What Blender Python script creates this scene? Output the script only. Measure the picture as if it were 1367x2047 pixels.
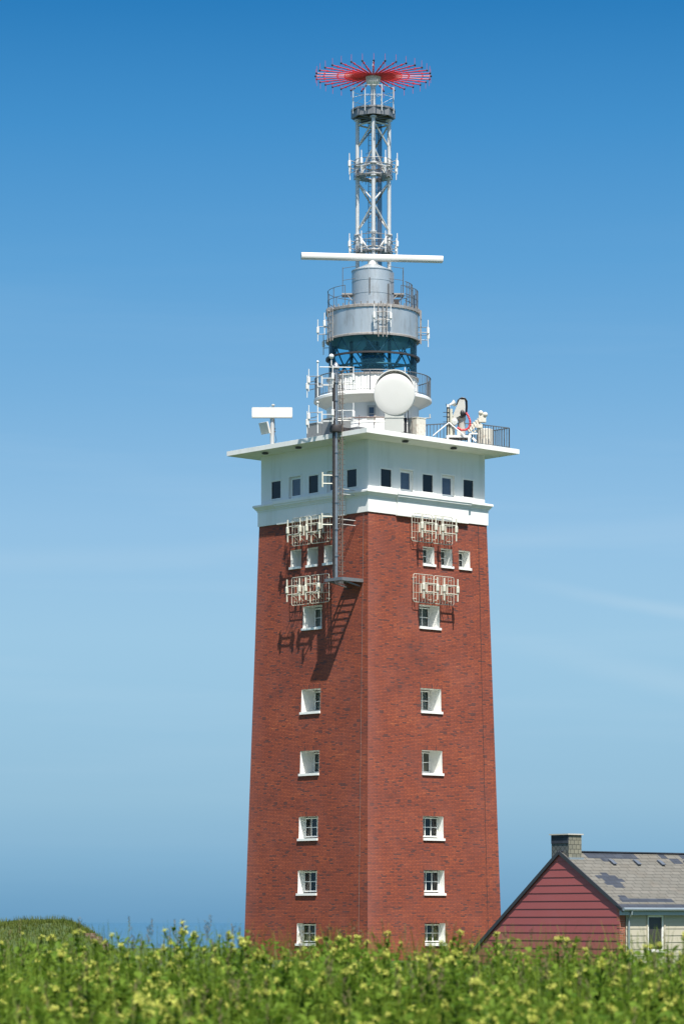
import bpy, math, random
from mathutils import Vector, Matrix
R = math.radians
for _o in list(bpy.data.objects): bpy.data.objects.remove(_o)
scene = bpy.context.scene
COL = scene.collection

# ------------------------------------------------------------------ camera, sky, sun, exposure
E = 2.2                                              # eye height above the plateau
cam_d = bpy.data.cameras.new('camera')
cam = bpy.data.objects.new('camera', cam_d); COL.objects.link(cam)
cam.location = (0, 0, E); cam.rotation_euler = (R(90), 0, 0)
cam_d.sensor_fit = 'VERTICAL'; cam_d.sensor_height = 36; cam_d.sensor_width = 24
cam_d.lens = 110.46; cam_d.shift_y = 0.3999
cam_d.clip_start = 0.3; cam_d.clip_end = 150000
cam_d.dof.use_dof = True; cam_d.dof.focus_distance = 176; cam_d.dof.aperture_fstop = 8.5
scene.camera = cam

SUN_EL, SUN_AZ = 59.0, -75.0                          # azimuth measured from +X, counter-clockwise
world = bpy.data.worlds.new('World'); scene.world = world; world.use_nodes = True
wn, wl = world.node_tree.nodes, world.node_tree.links
wn.clear()
def wnode(t, **k):
    n = wn.new(t)
    for a, b in k.items(): setattr(n, a, b)
    return n
sky = wnode('ShaderNodeTexSky', sky_type='NISHITA', sun_disc=False)
sky.sun_elevation = R(SUN_EL); sky.sun_rotation = R(90 - SUN_AZ); sky.ozone_density = 2.0
tc = wnode('ShaderNodeTexCoord'); sep = wnode('ShaderNodeSeparateXYZ')
wl.new(tc.outputs['Generated'], sep.inputs[0])
ramp = wnode('ShaderNodeValToRGB')
def lin(r, g_, b): return tuple(((c / 255 + .055) / 1.055) ** 2.4 for c in (r, g_, b))
stops = [(0.0, lin(107, 157, 194)), (.0067, lin(114, 163, 198)), (.02, lin(131, 177, 208)), (.0385, lin(148, 190, 216)), (.07, lin(154, 197, 224)), (.09, lin(156, 199, 227)),
         (.125, lin(146, 192, 227)), (.165, lin(120, 176, 220)), (.205, lin(94, 161, 213)), (.245, lin(68, 144, 203)), (.285, lin(40, 122, 186))]
cr = ramp.color_ramp; cr.elements[0].position = 0; cr.elements[1].position = 1
while len(cr.elements) < len(stops): cr.elements.new(.5)
for el, (p, c) in zip(cr.elements, stops): el.position = p / .3; el.color = (*c, 1)
mz = wnode('ShaderNodeMath', operation='DIVIDE'); mz.inputs[1].default_value = .3
wl.new(sep.outputs[2], mz.inputs[0]); wl.new(mz.outputs[0], ramp.inputs[0])
# thin high cloud streaks
mp = wnode('ShaderNodeMapping'); mp.inputs['Rotation'].default_value = (0, R(-7), 0); mp.inputs['Scale'].default_value = (4.5, 1, 60)
wl.new(tc.outputs['Generated'], mp.inputs[0])
nz = wnode('ShaderNodeTexNoise'); nz.inputs['Scale'].default_value = 1.3; nz.inputs['Detail'].default_value = 5; nz.inputs['Roughness'].default_value = .5
wl.new(mp.outputs[0], nz.inputs['Vector'])
mr = wnode('ShaderNodeMapRange'); mr.inputs[1].default_value = .50; mr.inputs[2].default_value = .85; mr.inputs[4].default_value = .22
wl.new(nz.outputs['Fac'], mr.inputs[0])
band = wnode('ShaderNodeValToRGB'); bc = band.color_ramp
bc.elements[0].position = 0; bc.elements[0].color = (.1, .1, .1, 1); bc.elements[1].position = .75; bc.elements[1].color = (0, 0, 0, 1)
e_ = bc.elements.new(.35); e_.color = (1, 1, 1, 1)
wl.new(mz.outputs[0], band.inputs[0])
cm = wnode('ShaderNodeMath', operation='MULTIPLY'); wl.new(mr.outputs[0], cm.inputs[0]); wl.new(band.outputs[0], cm.inputs[1])
cmix = wnode('ShaderNodeMix', data_type='RGBA'); cmix.inputs[7].default_value = (.52, .70, .84, 1)
wl.new(cm.outputs[0], cmix.inputs[0]); wl.new(ramp.outputs[0], cmix.inputs[6])
last = cmix.outputs[2]
for slope, c0, wd, amt, x0 in ((.216, .1202, .0035, .20, .035), (.27, .1040, .007, .13, .03), (-.05, .118, .006, .08, -.2)):   # thin slanting cirrus streaks
    dt = wnode('ShaderNodeVectorMath', operation='DOT_PRODUCT'); dt.inputs[1].default_value = (slope, 0, 1); wl.new(tc.outputs['Generated'], dt.inputs[0])
    nn_ = wnode('ShaderNodeTexNoise'); nn_.inputs['Scale'].default_value = 14; nn_.inputs['Detail'].default_value = 4; wl.new(tc.outputs['Generated'], nn_.inputs['Vector'])
    wob = wnode('ShaderNodeMath', operation='MULTIPLY_ADD'); wob.inputs[1].default_value = .008; wl.new(nn_.outputs['Fac'], wob.inputs[0]); wl.new(dt.outputs['Value'], wob.inputs[2])
    df = wnode('ShaderNodeMath', operation='SUBTRACT'); df.inputs[1].default_value = c0 + .004; wl.new(wob.outputs[0], df.inputs[0])
    ab = wnode('ShaderNodeMath', operation='ABSOLUTE'); wl.new(df.outputs[0], ab.inputs[0])
    m1 = wnode('ShaderNodeMapRange'); m1.interpolation_type = 'SMOOTHSTEP'; m1.inputs[1].default_value = wd; m1.inputs[2].default_value = 0; m1.inputs[4].default_value = amt; wl.new(ab.outputs[0], m1.inputs[0])
    m2_ = wnode('ShaderNodeMapRange'); m2_.interpolation_type = 'SMOOTHSTEP'; m2_.inputs[1].default_value = x0; m2_.inputs[2].default_value = x0 + .08; wl.new(sep.outputs[0], m2_.inputs[0])
    pr__ = wnode('ShaderNodeMath', operation='MULTIPLY'); wl.new(m1.outputs[0], pr__.inputs[0]); wl.new(m2_.outputs[0], pr__.inputs[1])
    xm = wnode('ShaderNodeMix', data_type='RGBA'); xm.inputs[7].default_value = (.62, .76, .86, 1); wl.new(pr__.outputs[0], xm.inputs[0]); wl.new(last, xm.inputs[6]); last = xm.outputs[2]
bg1 = wnode('ShaderNodeBackground'); bg1.inputs[1].default_value = 0.56
wl.new(last, bg1.inputs[0])
bg2 = wnode('ShaderNodeBackground'); bg2.inputs[1].default_value = 0.09
wl.new(sky.outputs[0], bg2.inputs[0])
fz = wnode('ShaderNodeMapRange'); fz.interpolation_type = 'SMOOTHSTEP'; fz.inputs[1].default_value = .30; fz.inputs[2].default_value = .6
wl.new(sep.outputs[2], fz.inputs[0])
wmix = wnode('ShaderNodeMixShader'); wl.new(fz.outputs[0], wmix.inputs[0]); wl.new(bg1.outputs[0], wmix.inputs[1]); wl.new(bg2.outputs[0], wmix.inputs[2])
wout = wnode('ShaderNodeOutputWorld'); wl.new(wmix.outputs[0], wout.inputs[0])

sun_d = bpy.data.lights.new('sun', 'SUN'); sun_d.energy = 4.6; sun_d.angle = R(.53); sun_d.color = (1, .955, .88)
sun = bpy.data.objects.new('sun', sun_d); COL.objects.link(sun)
sdir = Vector((math.cos(R(SUN_AZ)) * math.cos(R(SUN_EL)), math.sin(R(SUN_AZ)) * math.cos(R(SUN_EL)), math.sin(R(SUN_EL))))
sun.rotation_euler = sdir.to_track_quat('Z', 'Y').to_euler(); sun.location = (0, -20, 60)

scene.view_settings.view_transform = 'Standard'; scene.view_settings.look = 'None'
scene.view_settings.gamma = 1; scene.view_settings.exposure = 0.85
scene.render.engine = 'CYCLES'
scene.cycles.max_bounces = 8; scene.cycles.transparent_max_bounces = 16; scene.cycles.use_denoising = True

# ------------------------------------------------------------------ materials
def mat(name, base=(.5, .5, .5), rough=.6, metal=0.0, spec=.5, var=0.0, vscale=3.0, dirt=None, dscale=1.5, damt=.5, bump=0.0, bscale=40.0, stretch=(1, 1, 1)):
    m = bpy.data.materials.new(name); m.use_nodes = True
    n, l = m.node_tree.nodes, m.node_tree.links
    b = n['Principled BSDF']
    b.inputs['Roughness'].default_value = rough; b.inputs['Metallic'].default_value = metal
    b.inputs['Specular IOR Level'].default_value = spec
    b.inputs['Base Color'].default_value = (*base, 1)
    if var or dirt or bump:
        t = n.new('ShaderNodeTexCoord'); mpn = n.new('ShaderNodeMapping'); mpn.inputs['Scale'].default_value = stretch
        l.new(t.outputs['Object'], mpn.inputs[0])
    last = None
    if var:
        nz = n.new('ShaderNodeTexNoise'); nz.inputs['Scale'].default_value = vscale; nz.inputs['Detail'].default_value = 6
        l.new(mpn.outputs[0], nz.inputs['Vector'])
        mx = n.new('ShaderNodeMix'); mx.data_type = 'RGBA'
        mx.inputs[6].default_value = (*[c * (1 - var) for c in base], 1); mx.inputs[7].default_value = (*[min(1, c * (1 + var)) for c in base], 1)
        l.new(nz.outputs['Fac'], mx.inputs[0]); last = mx.outputs[2]
    if dirt:
        nz2 = n.new('ShaderNodeTexNoise'); nz2.inputs['Scale'].default_value = dscale; nz2.inputs['Detail'].default_value = 8; nz2.inputs['Roughness'].default_value = .65
        l.new(mpn.outputs[0], nz2.inputs['Vector'])
        rr = n.new('ShaderNodeMapRange'); rr.inputs[1].default_value = .52; rr.inputs[2].default_value = .78; rr.inputs[4].default_value = damt
        l.new(nz2.outputs['Fac'], rr.inputs[0])
        mx2 = n.new('ShaderNodeMix'); mx2.data_type = 'RGBA'; mx2.inputs[6].default_value = (*base, 1); mx2.inputs[7].default_value = (*dirt, 1)
        if last: l.new(last, mx2.inputs[6])
        l.new(rr.outputs[0], mx2.inputs[0]); last = mx2.outputs[2]
    if last: l.new(last, b.inputs['Base Color'])
    if bump:
        nb = n.new('ShaderNodeTexNoise'); nb.inputs['Scale'].default_value = bscale; nb.inputs['Detail'].default_value = 4
        l.new(mpn.outputs[0], nb.inputs['Vector'])
        bp = n.new('ShaderNodeBump'); bp.inputs['Strength'].default_value = bump; bp.inputs['Distance'].default_value = .02
        l.new(nb.outputs['Fac'], bp.inputs['Height']); l.new(bp.outputs[0], b.inputs['Normal'])
    return m

def brick_mat(name, bw=.29, rh=.083, mortar=.013, cols=None, mcol=(.095, .036, .028), edge_pale=False, rot=False):
    m = bpy.data.materials.new(name); m.use_nodes = True
    n, l = m.node_tree.nodes, m.node_tree.links
    b = n['Principled BSDF']; b.inputs['Roughness'].default_value = .75; b.inputs['Specular IOR Level'].default_value = .35
    uv = n.new('ShaderNodeUVMap'); mpn = n.new('ShaderNodeMapping'); l.new(uv.outputs[0], mpn.inputs[0])
    if rot: mpn.inputs['Rotation'].default_value = (0, 0, R(90))
    bt = n.new('ShaderNodeTexBrick'); bt.inputs['Color1'].default_value = (0, 0, 0, 1); bt.inputs['Color2'].default_value = (1, 1, 1, 1)
    bt.inputs['Mortar'].default_value = (.5, .5, .5, 1); bt.inputs['Scale'].default_value = 1; bt.inputs['Mortar Size'].default_value = mortar
    bt.inputs['Mortar Smooth'].default_value = .2; bt.offset_frequency = 3; bt.offset = .37; bt.inputs['Brick Width'].default_value = bw; bt.inputs['Row Height'].default_value = rh; bt.inputs['Bias'].default_value = 0
    l.new(mpn.outputs[0], bt.inputs['Vector'])
    def math_(op, a, b, c=None):
        q = n.new('ShaderNodeMath'); q.operation = op
        for k, v in enumerate((a, b, c)):
            if v is None: continue
            if isinstance(v, (int, float)): q.inputs[k].default_value = v
            else: l.new(v, q.inputs[k])
        return q.outputs[0]
    def noise_(sx, sy, det, rg=.55):
        q = n.new('ShaderNodeTexNoise'); q.inputs['Scale'].default_value = 1; q.inputs['Detail'].default_value = det; q.inputs['Roughness'].default_value = rg
        w_ = n.new('ShaderNodeMapping'); w_.inputs['Scale'].default_value = (sx, sy, 1); l.new(mpn.outputs[0], w_.inputs[0]); l.new(w_.outputs[0], q.inputs['Vector'])
        return q.outputs['Fac']
    v = bt.outputs['Color']
    streak = noise_(.8, 9.0, 3); cluster = noise_(1.1, 2.6, 4, .6); broad = noise_(.25, .5, 3)
    # tint: a little per brick, a little along the courses, a little per storey
    tt = math_('MULTIPLY_ADD', v, .38, .31); tt = math_('ADD', tt, math_('MULTIPLY_ADD', streak, .95, -.475)); tt = math_('ADD', tt, math_('MULTIPLY_ADD', broad, 1.1, -.55))
    rp = n.new('ShaderNodeValToRGB'); c = rp.color_ramp
    cols = cols or [(0, (.135, .037, .024)), (.35, (.235, .053, .028)), (.6, (.295, .066, .030)), (.82, (.35, .082, .034)), (1, (.44, .125, .05))]
    c.elements[0].position = 0; c.elements[1].position = 1
    while len(c.elements) < len(cols): c.elements.new(.5)
    for el, (p, k) in zip(c.elements, cols): el.position = p; el.color = (*k, 1)
    l.new(tt, rp.inputs[0])
    # scattered over-burnt bricks, in loose clusters
    dk = math_('LESS_THAN', v, math_('MULTIPLY_ADD', cluster, .62, -.235))
    dm = n.new('ShaderNodeMix'); dm.data_type = 'RGBA'; dm.inputs[7].default_value = (.062, .036, .036, 1); l.new(math_('MULTIPLY', dk, .72), dm.inputs[0]); l.new(rp.outputs[0], dm.inputs[6])
    rp = dm
    mx = n.new('ShaderNodeMix'); mx.data_type = 'RGBA'; mx.inputs[7].default_value = (*mcol, 1)
    l.new(rp.outputs[2], mx.inputs[6]); l.new(bt.outputs['Fac'], mx.inputs[0])
    # weathering: broad pale salt bloom and dull patches
    nw = n.new('ShaderNodeTexNoise'); nw.inputs['Scale'].default_value = .35; nw.inputs['Detail'].default_value = 7; nw.inputs['Roughness'].default_value = .62
    l.new(uv.outputs[0], nw.inputs['Vector'])
    rw = n.new('ShaderNodeMapRange'); rw.inputs[1].default_value = .45; rw.inputs[2].default_value = .75; rw.inputs[4].default_value = .22
    l.new(nw.outputs['Fac'], rw.inputs[0]); wf = rw.outputs[0]
    if edge_pale:                                    # salt bloom along the weather corner of the tower
        sx = n.new('ShaderNodeSeparateXYZ'); l.new(uv.outputs[0], sx.inputs[0])
        nn = n.new('ShaderNodeMath'); nn.operation = 'MULTIPLY_ADD'; nn.inputs[1].default_value = 2.4; l.new(nw.outputs['Fac'], nn.inputs[0]); l.new(sx.outputs[0], nn.inputs[2])
        re = n.new('ShaderNodeMapRange'); re.inputs[1].default_value = -2.6; re.inputs[2].default_value = -3.9; re.inputs[3].default_value = 0; re.inputs[4].default_value = .34
        l.new(nn.outputs[0], re.inputs[0])
        mxx = n.new('ShaderNodeMath'); mxx.operation = 'MAXIMUM'; l.new(rw.outputs[0], mxx.inputs[0]); l.new(re.outputs[0], mxx.inputs[1]); wf = mxx.outputs[0]
    m2 = n.new('ShaderNodeMix'); m2.data_type = 'RGBA'; m2.inputs[7].default_value = (.29, .115, .095, 1)
    l.new(wf, m2.inputs[0]); l.new(mx.outputs[2], m2.inputs[6]); l.new(m2.outputs[2], b.inputs['Base Color'])
    bp = n.new('ShaderNodeBump'); bp.inputs['Strength'].default_value = .5; bp.inputs['Distance'].default_value = .012; bp.invert = True
    l.new(bt.outputs['Fac'], bp.inputs['Height']); l.new(bp.outputs[0], b.inputs['Normal'])
    return m

def glass_mat(name, tint=(.8, .85, .9), refl=1.0, rough=.02, ior=1.5, painted_haze=None):
    m = bpy.data.materials.new(name); m.use_nodes = True
    n, l = m.node_tree.nodes, m.node_tree.links
    n.remove(n['Principled BSDF'])
    t = n.new('ShaderNodeBsdfTransparent'); t.inputs[0].default_value = (*tint, 1)
    g = n.new('ShaderNodeBsdfGlossy'); g.inputs['Roughness'].default_value = rough; g.inputs[0].default_value = (refl, refl, refl, 1)
    f = n.new('ShaderNodeFresnel'); f.inputs[0].default_value = ior
    x = n.new('ShaderNodeMixShader'); l.new(f.outputs[0], x.inputs[0]); l.new(t.outputs[0], x.inputs[1]); l.new(g.outputs[0], x.inputs[2])
    fin = x.outputs[0]
    if painted_haze:                                         # diffuse colour mixed into the pane as painted haze, brightening the lantern
        d = n.new('ShaderNodeBsdfDiffuse'); d.inputs[0].default_value = (*painted_haze, 1); y = n.new('ShaderNodeMixShader'); y.inputs[0].default_value = .065
        l.new(fin, y.inputs[1]); l.new(d.outputs[0], y.inputs[2]); fin = y.outputs[0]
    l.new(fin, n['Material Output'].inputs[0])
    return m

def leaf_mat(name, c1, c2, trans=.35, rough=.5, scale=2.5):
    m = bpy.data.materials.new(name); m.use_nodes = True
    n, l = m.node_tree.nodes, m.node_tree.links
    b = n['Principled BSDF']; b.inputs['Roughness'].default_value = rough; b.inputs['Specular IOR Level'].default_value = .12
    g = n.new('ShaderNodeNewGeometry'); t = n.new('ShaderNodeTexCoord'); nz = n.new('ShaderNodeTexNoise'); nz.inputs['Scale'].default_value = scale
    l.new(g.outputs['Position'], nz.inputs['Vector'])
    ad = n.new('ShaderNodeMath'); ad.operation = 'MULTIPLY_ADD'; ad.inputs[1].default_value = .6; l.new(g.outputs['Random Per Island'], ad.inputs[0])
    s2 = n.new('ShaderNodeMath'); s2.operation = 'MULTIPLY_ADD'; s2.inputs[1].default_value = 1.4; s2.inputs[2].default_value = -.5; l.new(nz.outputs['Fac'], s2.inputs[0])
    l.new(s2.outputs[0], ad.inputs[2])
    mx = n.new('ShaderNodeMix'); mx.data_type = 'RGBA'; mx.inputs[6].default_value = (*c1, 1); mx.inputs[7].default_value = (*c2, 1)
    l.new(ad.outputs[0], mx.inputs[0]); l.new(mx.outputs[2], b.inputs['Base Color'])
    tr = n.new('ShaderNodeBsdfTranslucent'); l.new(mx.outputs[2], tr.inputs[0])
    ms = n.new('ShaderNodeMixShader'); ms.inputs[0].default_value = trans
    l.new(b.outputs[0], ms.inputs[1]); l.new(tr.outputs[0], ms.inputs[2]); l.new(ms.outputs[0], n['Material Output'].inputs[0])
    return m

M = {}
M['brick'] = brick_mat('tower_brick', edge_pale=True)
M['soldier'] = brick_mat('soldier_brick', bw=.25, rh=.083, rot=True)
M['oldbrick'] = brick_mat('ruin_brick', cols=[(0, (.13, .075, .055)), (1, (.22, .13, .09))], mcol=(.22, .18, .14))
M['white'] = mat('white_render', (.76, .76, .73), .7, var=.06, vscale=.8, dirt=(.47, .46, .38), dscale=1.5, damt=.42, stretch=(1, 1, .10))
M['trim'] = mat('white_paint', (.80, .80, .76), .5, var=.03, dirt=(.55, .47, .36), dscale=5, damt=.3)
M['reveal'] = mat('white_reveal', (.80, .80, .76), .65, var=.04, dirt=(.60, .50, .38), dscale=2.5, damt=.35, stretch=(1, 1, .3))
M['dark'] = mat('black_screen', (.006, .008, .012), .25, spec=.4)
M['room'] = mat('dark_room', (.012, .013, .015), .9)
M['blind'] = mat('beige_blind', (.32, .27, .18), .8)
M['curtain'] = mat('pale_curtain', (.30, .32, .28), .8, var=.3, vscale=9, stretch=(1, 1, .05))
M['glass'] = glass_mat('window_glass', (.75, .8, .82))
M['bluepane'] = mat('blue_grey_pane', (.035, .05, .085), .04, spec=.8, var=.5, vscale=3)
M['lantern_glass'] = glass_mat('lantern_glass', (.54, .86, .96), .6, ior=1.16, painted_haze=(.10, .34, .52))
M['steel'] = mat('galvanised_steel', (.46, .50, .52), .40, metal=.55, var=.34, vscale=1.2, dirt=(.18, .14, .10), dscale=2.6, damt=.55, stretch=(1, 1, .3))
M['shaftsteel'] = mat('dull_shaft_steel', (.17, .20, .24), .5, metal=.5, var=.3, vscale=2)
M['rustladder'] = mat('rusty_ladder', (.11, .085, .07), .7, metal=.2, var=.3, vscale=5)
M['poleskin'] = mat('dull_pole_steel', (.30, .32, .34), .33, metal=.7, var=.3, vscale=2, dirt=(.07, .06, .05), dscale=4, damt=.8)
M['steel_rim'] = mat('stained_steel_rim', (.30, .28, .26), .6, metal=.3, var=.3, vscale=5, dirt=(.10, .07, .05), dscale=6, damt=.8)
M['galv'] = mat('galvanised_tube', (.60, .60, .58), .42, metal=.35, var=.15, vscale=2, dirt=(.3, .27, .24), dscale=4, damt=.3)
M['dkgalv'] = mat('dark_galvanised', (.22, .225, .23), .5, metal=.5, var=.2)
M['rail'] = mat('grey_railing', (.13, .14, .15), .5, metal=.3)
M['iron'] = mat('dark_iron', (.045, .04, .04), .55, metal=.2, var=.3)
M['ant'] = mat('cream_antenna', (.54, .53, .44), .5, var=.06, dirt=(.45, .36, .24), dscale=6, damt=.3)
M['antw'] = mat('white_antenna', (.66, .66, .64), .45, var=.03)
M['radar'] = mat('radar_white', (.63, .62, .59), .4, var=.05, vscale=1.5, dirt=(.5, .48, .42), dscale=3, damt=.25)
M['red'] = mat('red_tube', (.50, .025, .032), .4)
M['black'] = mat('black_rubber', (.012, .012, .014), .5)
M['greybox'] = mat('grey_cabinet', (.21, .22, .22), .6, var=.1, vscale=1)
M['palegrey'] = mat('pale_grey_box', (.42, .43, .40), .55, var=.03)
M['rusty'] = mat('rust_stained_cream', (.60, .57, .49), .6, var=.08, dirt=(.24, .13, .07), dscale=5.5, damt=.9)
M['crane'] = mat('crane_paint', (.46, .45, .41), .55, var=.08, dirt=(.25, .2, .15), dscale=4, damt=.5)
M['redhose'] = mat('red_hose', (.55, .05, .06), .45)
M['concrete'] = mat('pale_concrete', (.45, .43, .38), .85, var=.12, vscale=2)
M['cable'] = mat('cable_grey', (.20, .13, .11), .6)
M['darkcable'] = mat('cable_dark', (.04, .03, .03), .6)

# ------------------------------------------------------------------ mesh builder
class MB:
    def __init__(s): s.v, s.f, s.m = [], [], []
    def face(s, pts, mi=0):
        i = len(s.v); s.v += [Vector(p) for p in pts]; s.f.append(tuple(range(i, i + len(pts)))); s.m.append(mi); return s
    def add(s, vs, fs, mi=0):
        i = len(s.v); s.v += [Vector(p) for p in vs]
        for f in fs: s.f.append(tuple(i + k for k in f)); s.m.append(mi)
        return s
    def box(s, x0, x1, y0, y1, z0, z1, mi=0, M4=None):
        vs = [Vector((x, y, z)) for z in (z0, z1) for y in (y0, y1) for x in (x0, x1)]
        if M4: vs = [M4 @ v for v in vs]
        return s.add(vs, [(0, 2, 3, 1), (4, 5, 7, 6), (0, 1, 5, 4), (2, 6, 7, 3), (0, 4, 6, 2), (1, 3, 7, 5)], mi)
    def bar(s, p, q, w, h=None, mi=0):
        h = h or w; p, q = Vector(p), Vector(q); d = (q - p).normalized()
        up = Vector((0, 0, 1)) if abs(d.z) < .95 else Vector((0, 1, 0))
        a = d.cross(up).normalized(); b = a.cross(d)
        vs = [c + a * x * w / 2 + b * y * h / 2 for c in (p, q) for x, y in ((-1, -1), (1, -1), (1, 1), (-1, 1))]
        return s.add(vs, [(0, 3, 2, 1), (4, 5, 6, 7), (0, 1, 5, 4), (1, 2, 6, 5), (2, 3, 7, 6), (3, 0, 4, 7)], mi)
    def path(s, pts, r, n=8, mi=0, closed=False, radii=None):
        pts = [Vector(p) for p in pts]; N = len(pts); rings = []
        prev = None
        for i, p in enumerate(pts):
            if closed: d = pts[(i + 1) % N] - pts[i - 1]
            else: d = pts[min(i + 1, N - 1)] - pts[max(i - 1, 0)]
            d.normalize()
            if prev is None:
                up = Vector((0, 0, 1)) if abs(d.z) < .9 else Vector((1, 0, 0))
                a = d.cross(up).normalized()
            else:
                a = (prev - d * prev.dot(d)).normalized()
            prev = a; b = d.cross(a); rr = radii[i] if radii else r
            rings.append([p + (a * math.cos(t) + b * math.sin(t)) * rr for t in (2 * math.pi * k / n for k in range(n))])
        i0 = len(s.v); s.v += [q for rg in rings for q in rg]
        for i in range(N if closed else N - 1):
            j = (i + 1) % N
            for k in range(n):
                s.f.append((i0 + i * n + k, i0 + j * n + k, i0 + j * n + (k + 1) % n, i0 + i * n + (k + 1) % n)[::-1]); s.m.append(mi)
        if not closed:
            s.f.append(tuple(i0 + k for k in range(n))); s.m.append(mi)
            s.f.append(tuple(i0 + (N - 1) * n + k for k in range(n))[::-1]); s.m.append(mi)
        return s
    def tube(s, p, q, r, n=8, mi=0): return s.path([p, q], r, n, mi)
    def ring(s, c, R_, r, n=48, k=6, mi=0, a0=0, a1=360):
        full = abs(a1 - a0) >= 360; N = n if full else n + 1
        pts = [(c[0] + R_ * math.cos(R(a0 + (a1 - a0) * i / n)), c[1] + R_ * math.sin(R(a0 + (a1 - a0) * i / n)), c[2]) for i in range(N)]
        return s.path(pts, r, k, mi, closed=full)
    def lathe(s, prof, c=(0, 0, 0), n=48, mi=0, cap0=False, cap1=False):
        i0 = len(s.v)
        for r_, z in prof:
            for k in range(n):
                t = 2 * math.pi * k / n; s.v.append(Vector((c[0] + r_ * math.cos(t), c[1] + r_ * math.sin(t), c[2] + z)))
        for i in range(len(prof) - 1):
            for k in range(n):
                s.f.append((i0 + i * n + k, i0 + i * n + (k + 1) % n, i0 + (i + 1) * n + (k + 1) % n, i0 + (i + 1) * n + k)); s.m.append(mi)
        if cap0: s.f.append(tuple(i0 + k for k in range(n))[::-1]); s.m.append(mi)
        if cap1: s.f.append(tuple(i0 + (len(prof) - 1) * n + k for k in range(n))); s.m.append(mi)
        return s
    def sphere(s, c, r, n=12, mi=0, sz=1):
        return s.lathe([(max(r * math.sin(math.pi * i / 8), .001), -r * sz * math.cos(math.pi * i / 8)) for i in range(9)], c, n, mi)
    def prism(s, poly, y0, y1, mi=0, M4=None):
        """poly of (x, z) extruded along y"""
        n = len(poly); vs = [Vector((x, y0, z)) for x, z in poly] + [Vector((x, y1, z)) for x, z in poly]
        if M4: vs = [M4 @ v for v in vs]
        fs = [tuple(range(n)), tuple(range(n, 2 * n))[::-1]] + [(i, i + n, (i + 1) % n + n, (i + 1) % n) for i in range(n)]
        return s.add(vs, fs, mi)
    def build(s, name, mats, parent=None, loc=None, smooth=True, rotz=0, ang=35):
        me = bpy.data.meshes.new(name); me.from_pydata([tuple(v) for v in s.v], [], s.f)
        if not isinstance(mats, (list, tuple)): mats = [mats]
        for m in mats: me.materials.append(M[m] if isinstance(m, str) else m)
        me.polygons.foreach_set('material_index', s.m)
        uvl = me.uv_layers.new(name='UVMap'); uv = [0.0] * (2 * len(me.loops))
        for p in me.polygons:
            nn = p.normal
            if abs(nn.z) > .9: t, b = Vector((1, 0, 0)), Vector((0, 1, 0))
            else:
                t = Vector((-nn.y, nn.x, 0)).normalized(); b = nn.cross(t)
            for li in p.loop_indices:
                co = me.vertices[me.loops[li].vertex_index].co
                uv[2 * li] = co.dot(t); uv[2 * li + 1] = co.dot(b)
        uvl.data.foreach_set('uv', uv)
        if smooth:
            me.polygons.foreach_set('use_smooth', [True] * len(me.polygons)); me.set_sharp_from_angle(angle=R(ang))
        me.update()
        o = bpy.data.objects.new(name, me); COL.objects.link(o)
        if parent: o.parent = parent
        if loc: o.location = loc
        o.rotation_euler = (0, 0, rotz)
        return o

def tag(o, label=None, cat=None, group=None, kind=None):
    if label: o['label'] = label
    if cat: o['category'] = cat
    if group: o['group'] = group
    if kind: o['kind'] = kind
    return o
def thing(name, label, cat, loc=(0, 0, 0), rz=0, group=None):
    o = bpy.data.objects.new(name, None); o.empty_display_size = .3; COL.objects.link(o)
    o.location = loc; o.rotation_euler = (0, 0, rz)
    return tag(o, label, cat, group)
def copy_tree(o, parent=None):
    c = o.copy(); COL.objects.link(c)
    if parent: c.parent = parent
    for ch in list(o.children): copy_tree(ch, c)
    return c

TX, TY, TH = 1.79, 183.0, R(42.2)
def W(a, b, z): return Vector((TX + a * math.cos(TH) - b * math.sin(TH), TY + a * math.sin(TH) + b * math.cos(TH), z))
def toloc(v):
    d = Vector(v) - Vector((TX, TY, 0)); return Vector((d.x * math.cos(TH) + d.y * math.sin(TH), -d.x * math.sin(TH) + d.y * math.cos(TH), d.z))
def Z(r): return r + E

# ------------------------------------------------------------------ ground, sea
def smooth01(t): t = max(0, min(1, t)); return t * t * (3 - 2 * t)
def hnoise(x, y):
    return .5 * math.sin(x * 1.7 + .6 * math.sin(y * .9)) * math.cos(y * 1.3 + .5 * math.sin(x * .8)) + .3 * math.sin(x * 3.9 + 1.2) * math.sin(y * 3.1 + .4)
def canopy(d):                                       # height of the plant tops relative to the eye
    return -.268 + .0250 * (d - 8.5)
def ground_z(x, y):
    d = max(0, y)
    fore = canopy(min(d, 17)) - .46 + E + .03 * hnoise(x, y)
    t = smooth01((y - 17.5) / 26)
    z = fore * (1 - t) + 0 * t
    edge = max(smooth01((y - 262 - 14 * hnoise(x * .03, 1)) / 22), smooth01((abs(x) - 230) / 30))
    return z * (1 - edge) + (-52) * edge
xs = [-300, -260, -245, -230, -200, -150, -100, -60, -40, -25, -15, -10] + [-6 + .4 * i for i in range(31)] + [10, 15, 25, 40, 60, 100, 150, 200, 230, 245, 260, 300]
ys = [-80, -50, -25, -10, -4, 0, 3, 5] + [6 + .5 * i for i in range(30)] + [22, 24, 26, 28, 31, 34, 38, 42, 48, 60, 80, 110, 150, 190, 220, 240, 255, 262, 268, 274, 280, 290, 300, 330]
g = MB(); nx = len(xs)
g.v = [Vector((x, y, ground_z(x, y))) for y in ys for x in xs]
for j in range(len(ys) - 1):
    for i in range(nx - 1): g.f.append((j * nx + i, j * nx + i + 1, (j + 1) * nx + i + 1, (j + 1) * nx + i)); g.m.append(0)
M['soil'] = mat('grassy_soil', (.045, .075, .016), .95, var=.4, vscale=.8, dirt=(.05, .045, .02), dscale=2, damt=.6)
tag(g.build('ground', 'soil', smooth=True, ang=180), kind='structure')

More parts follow.
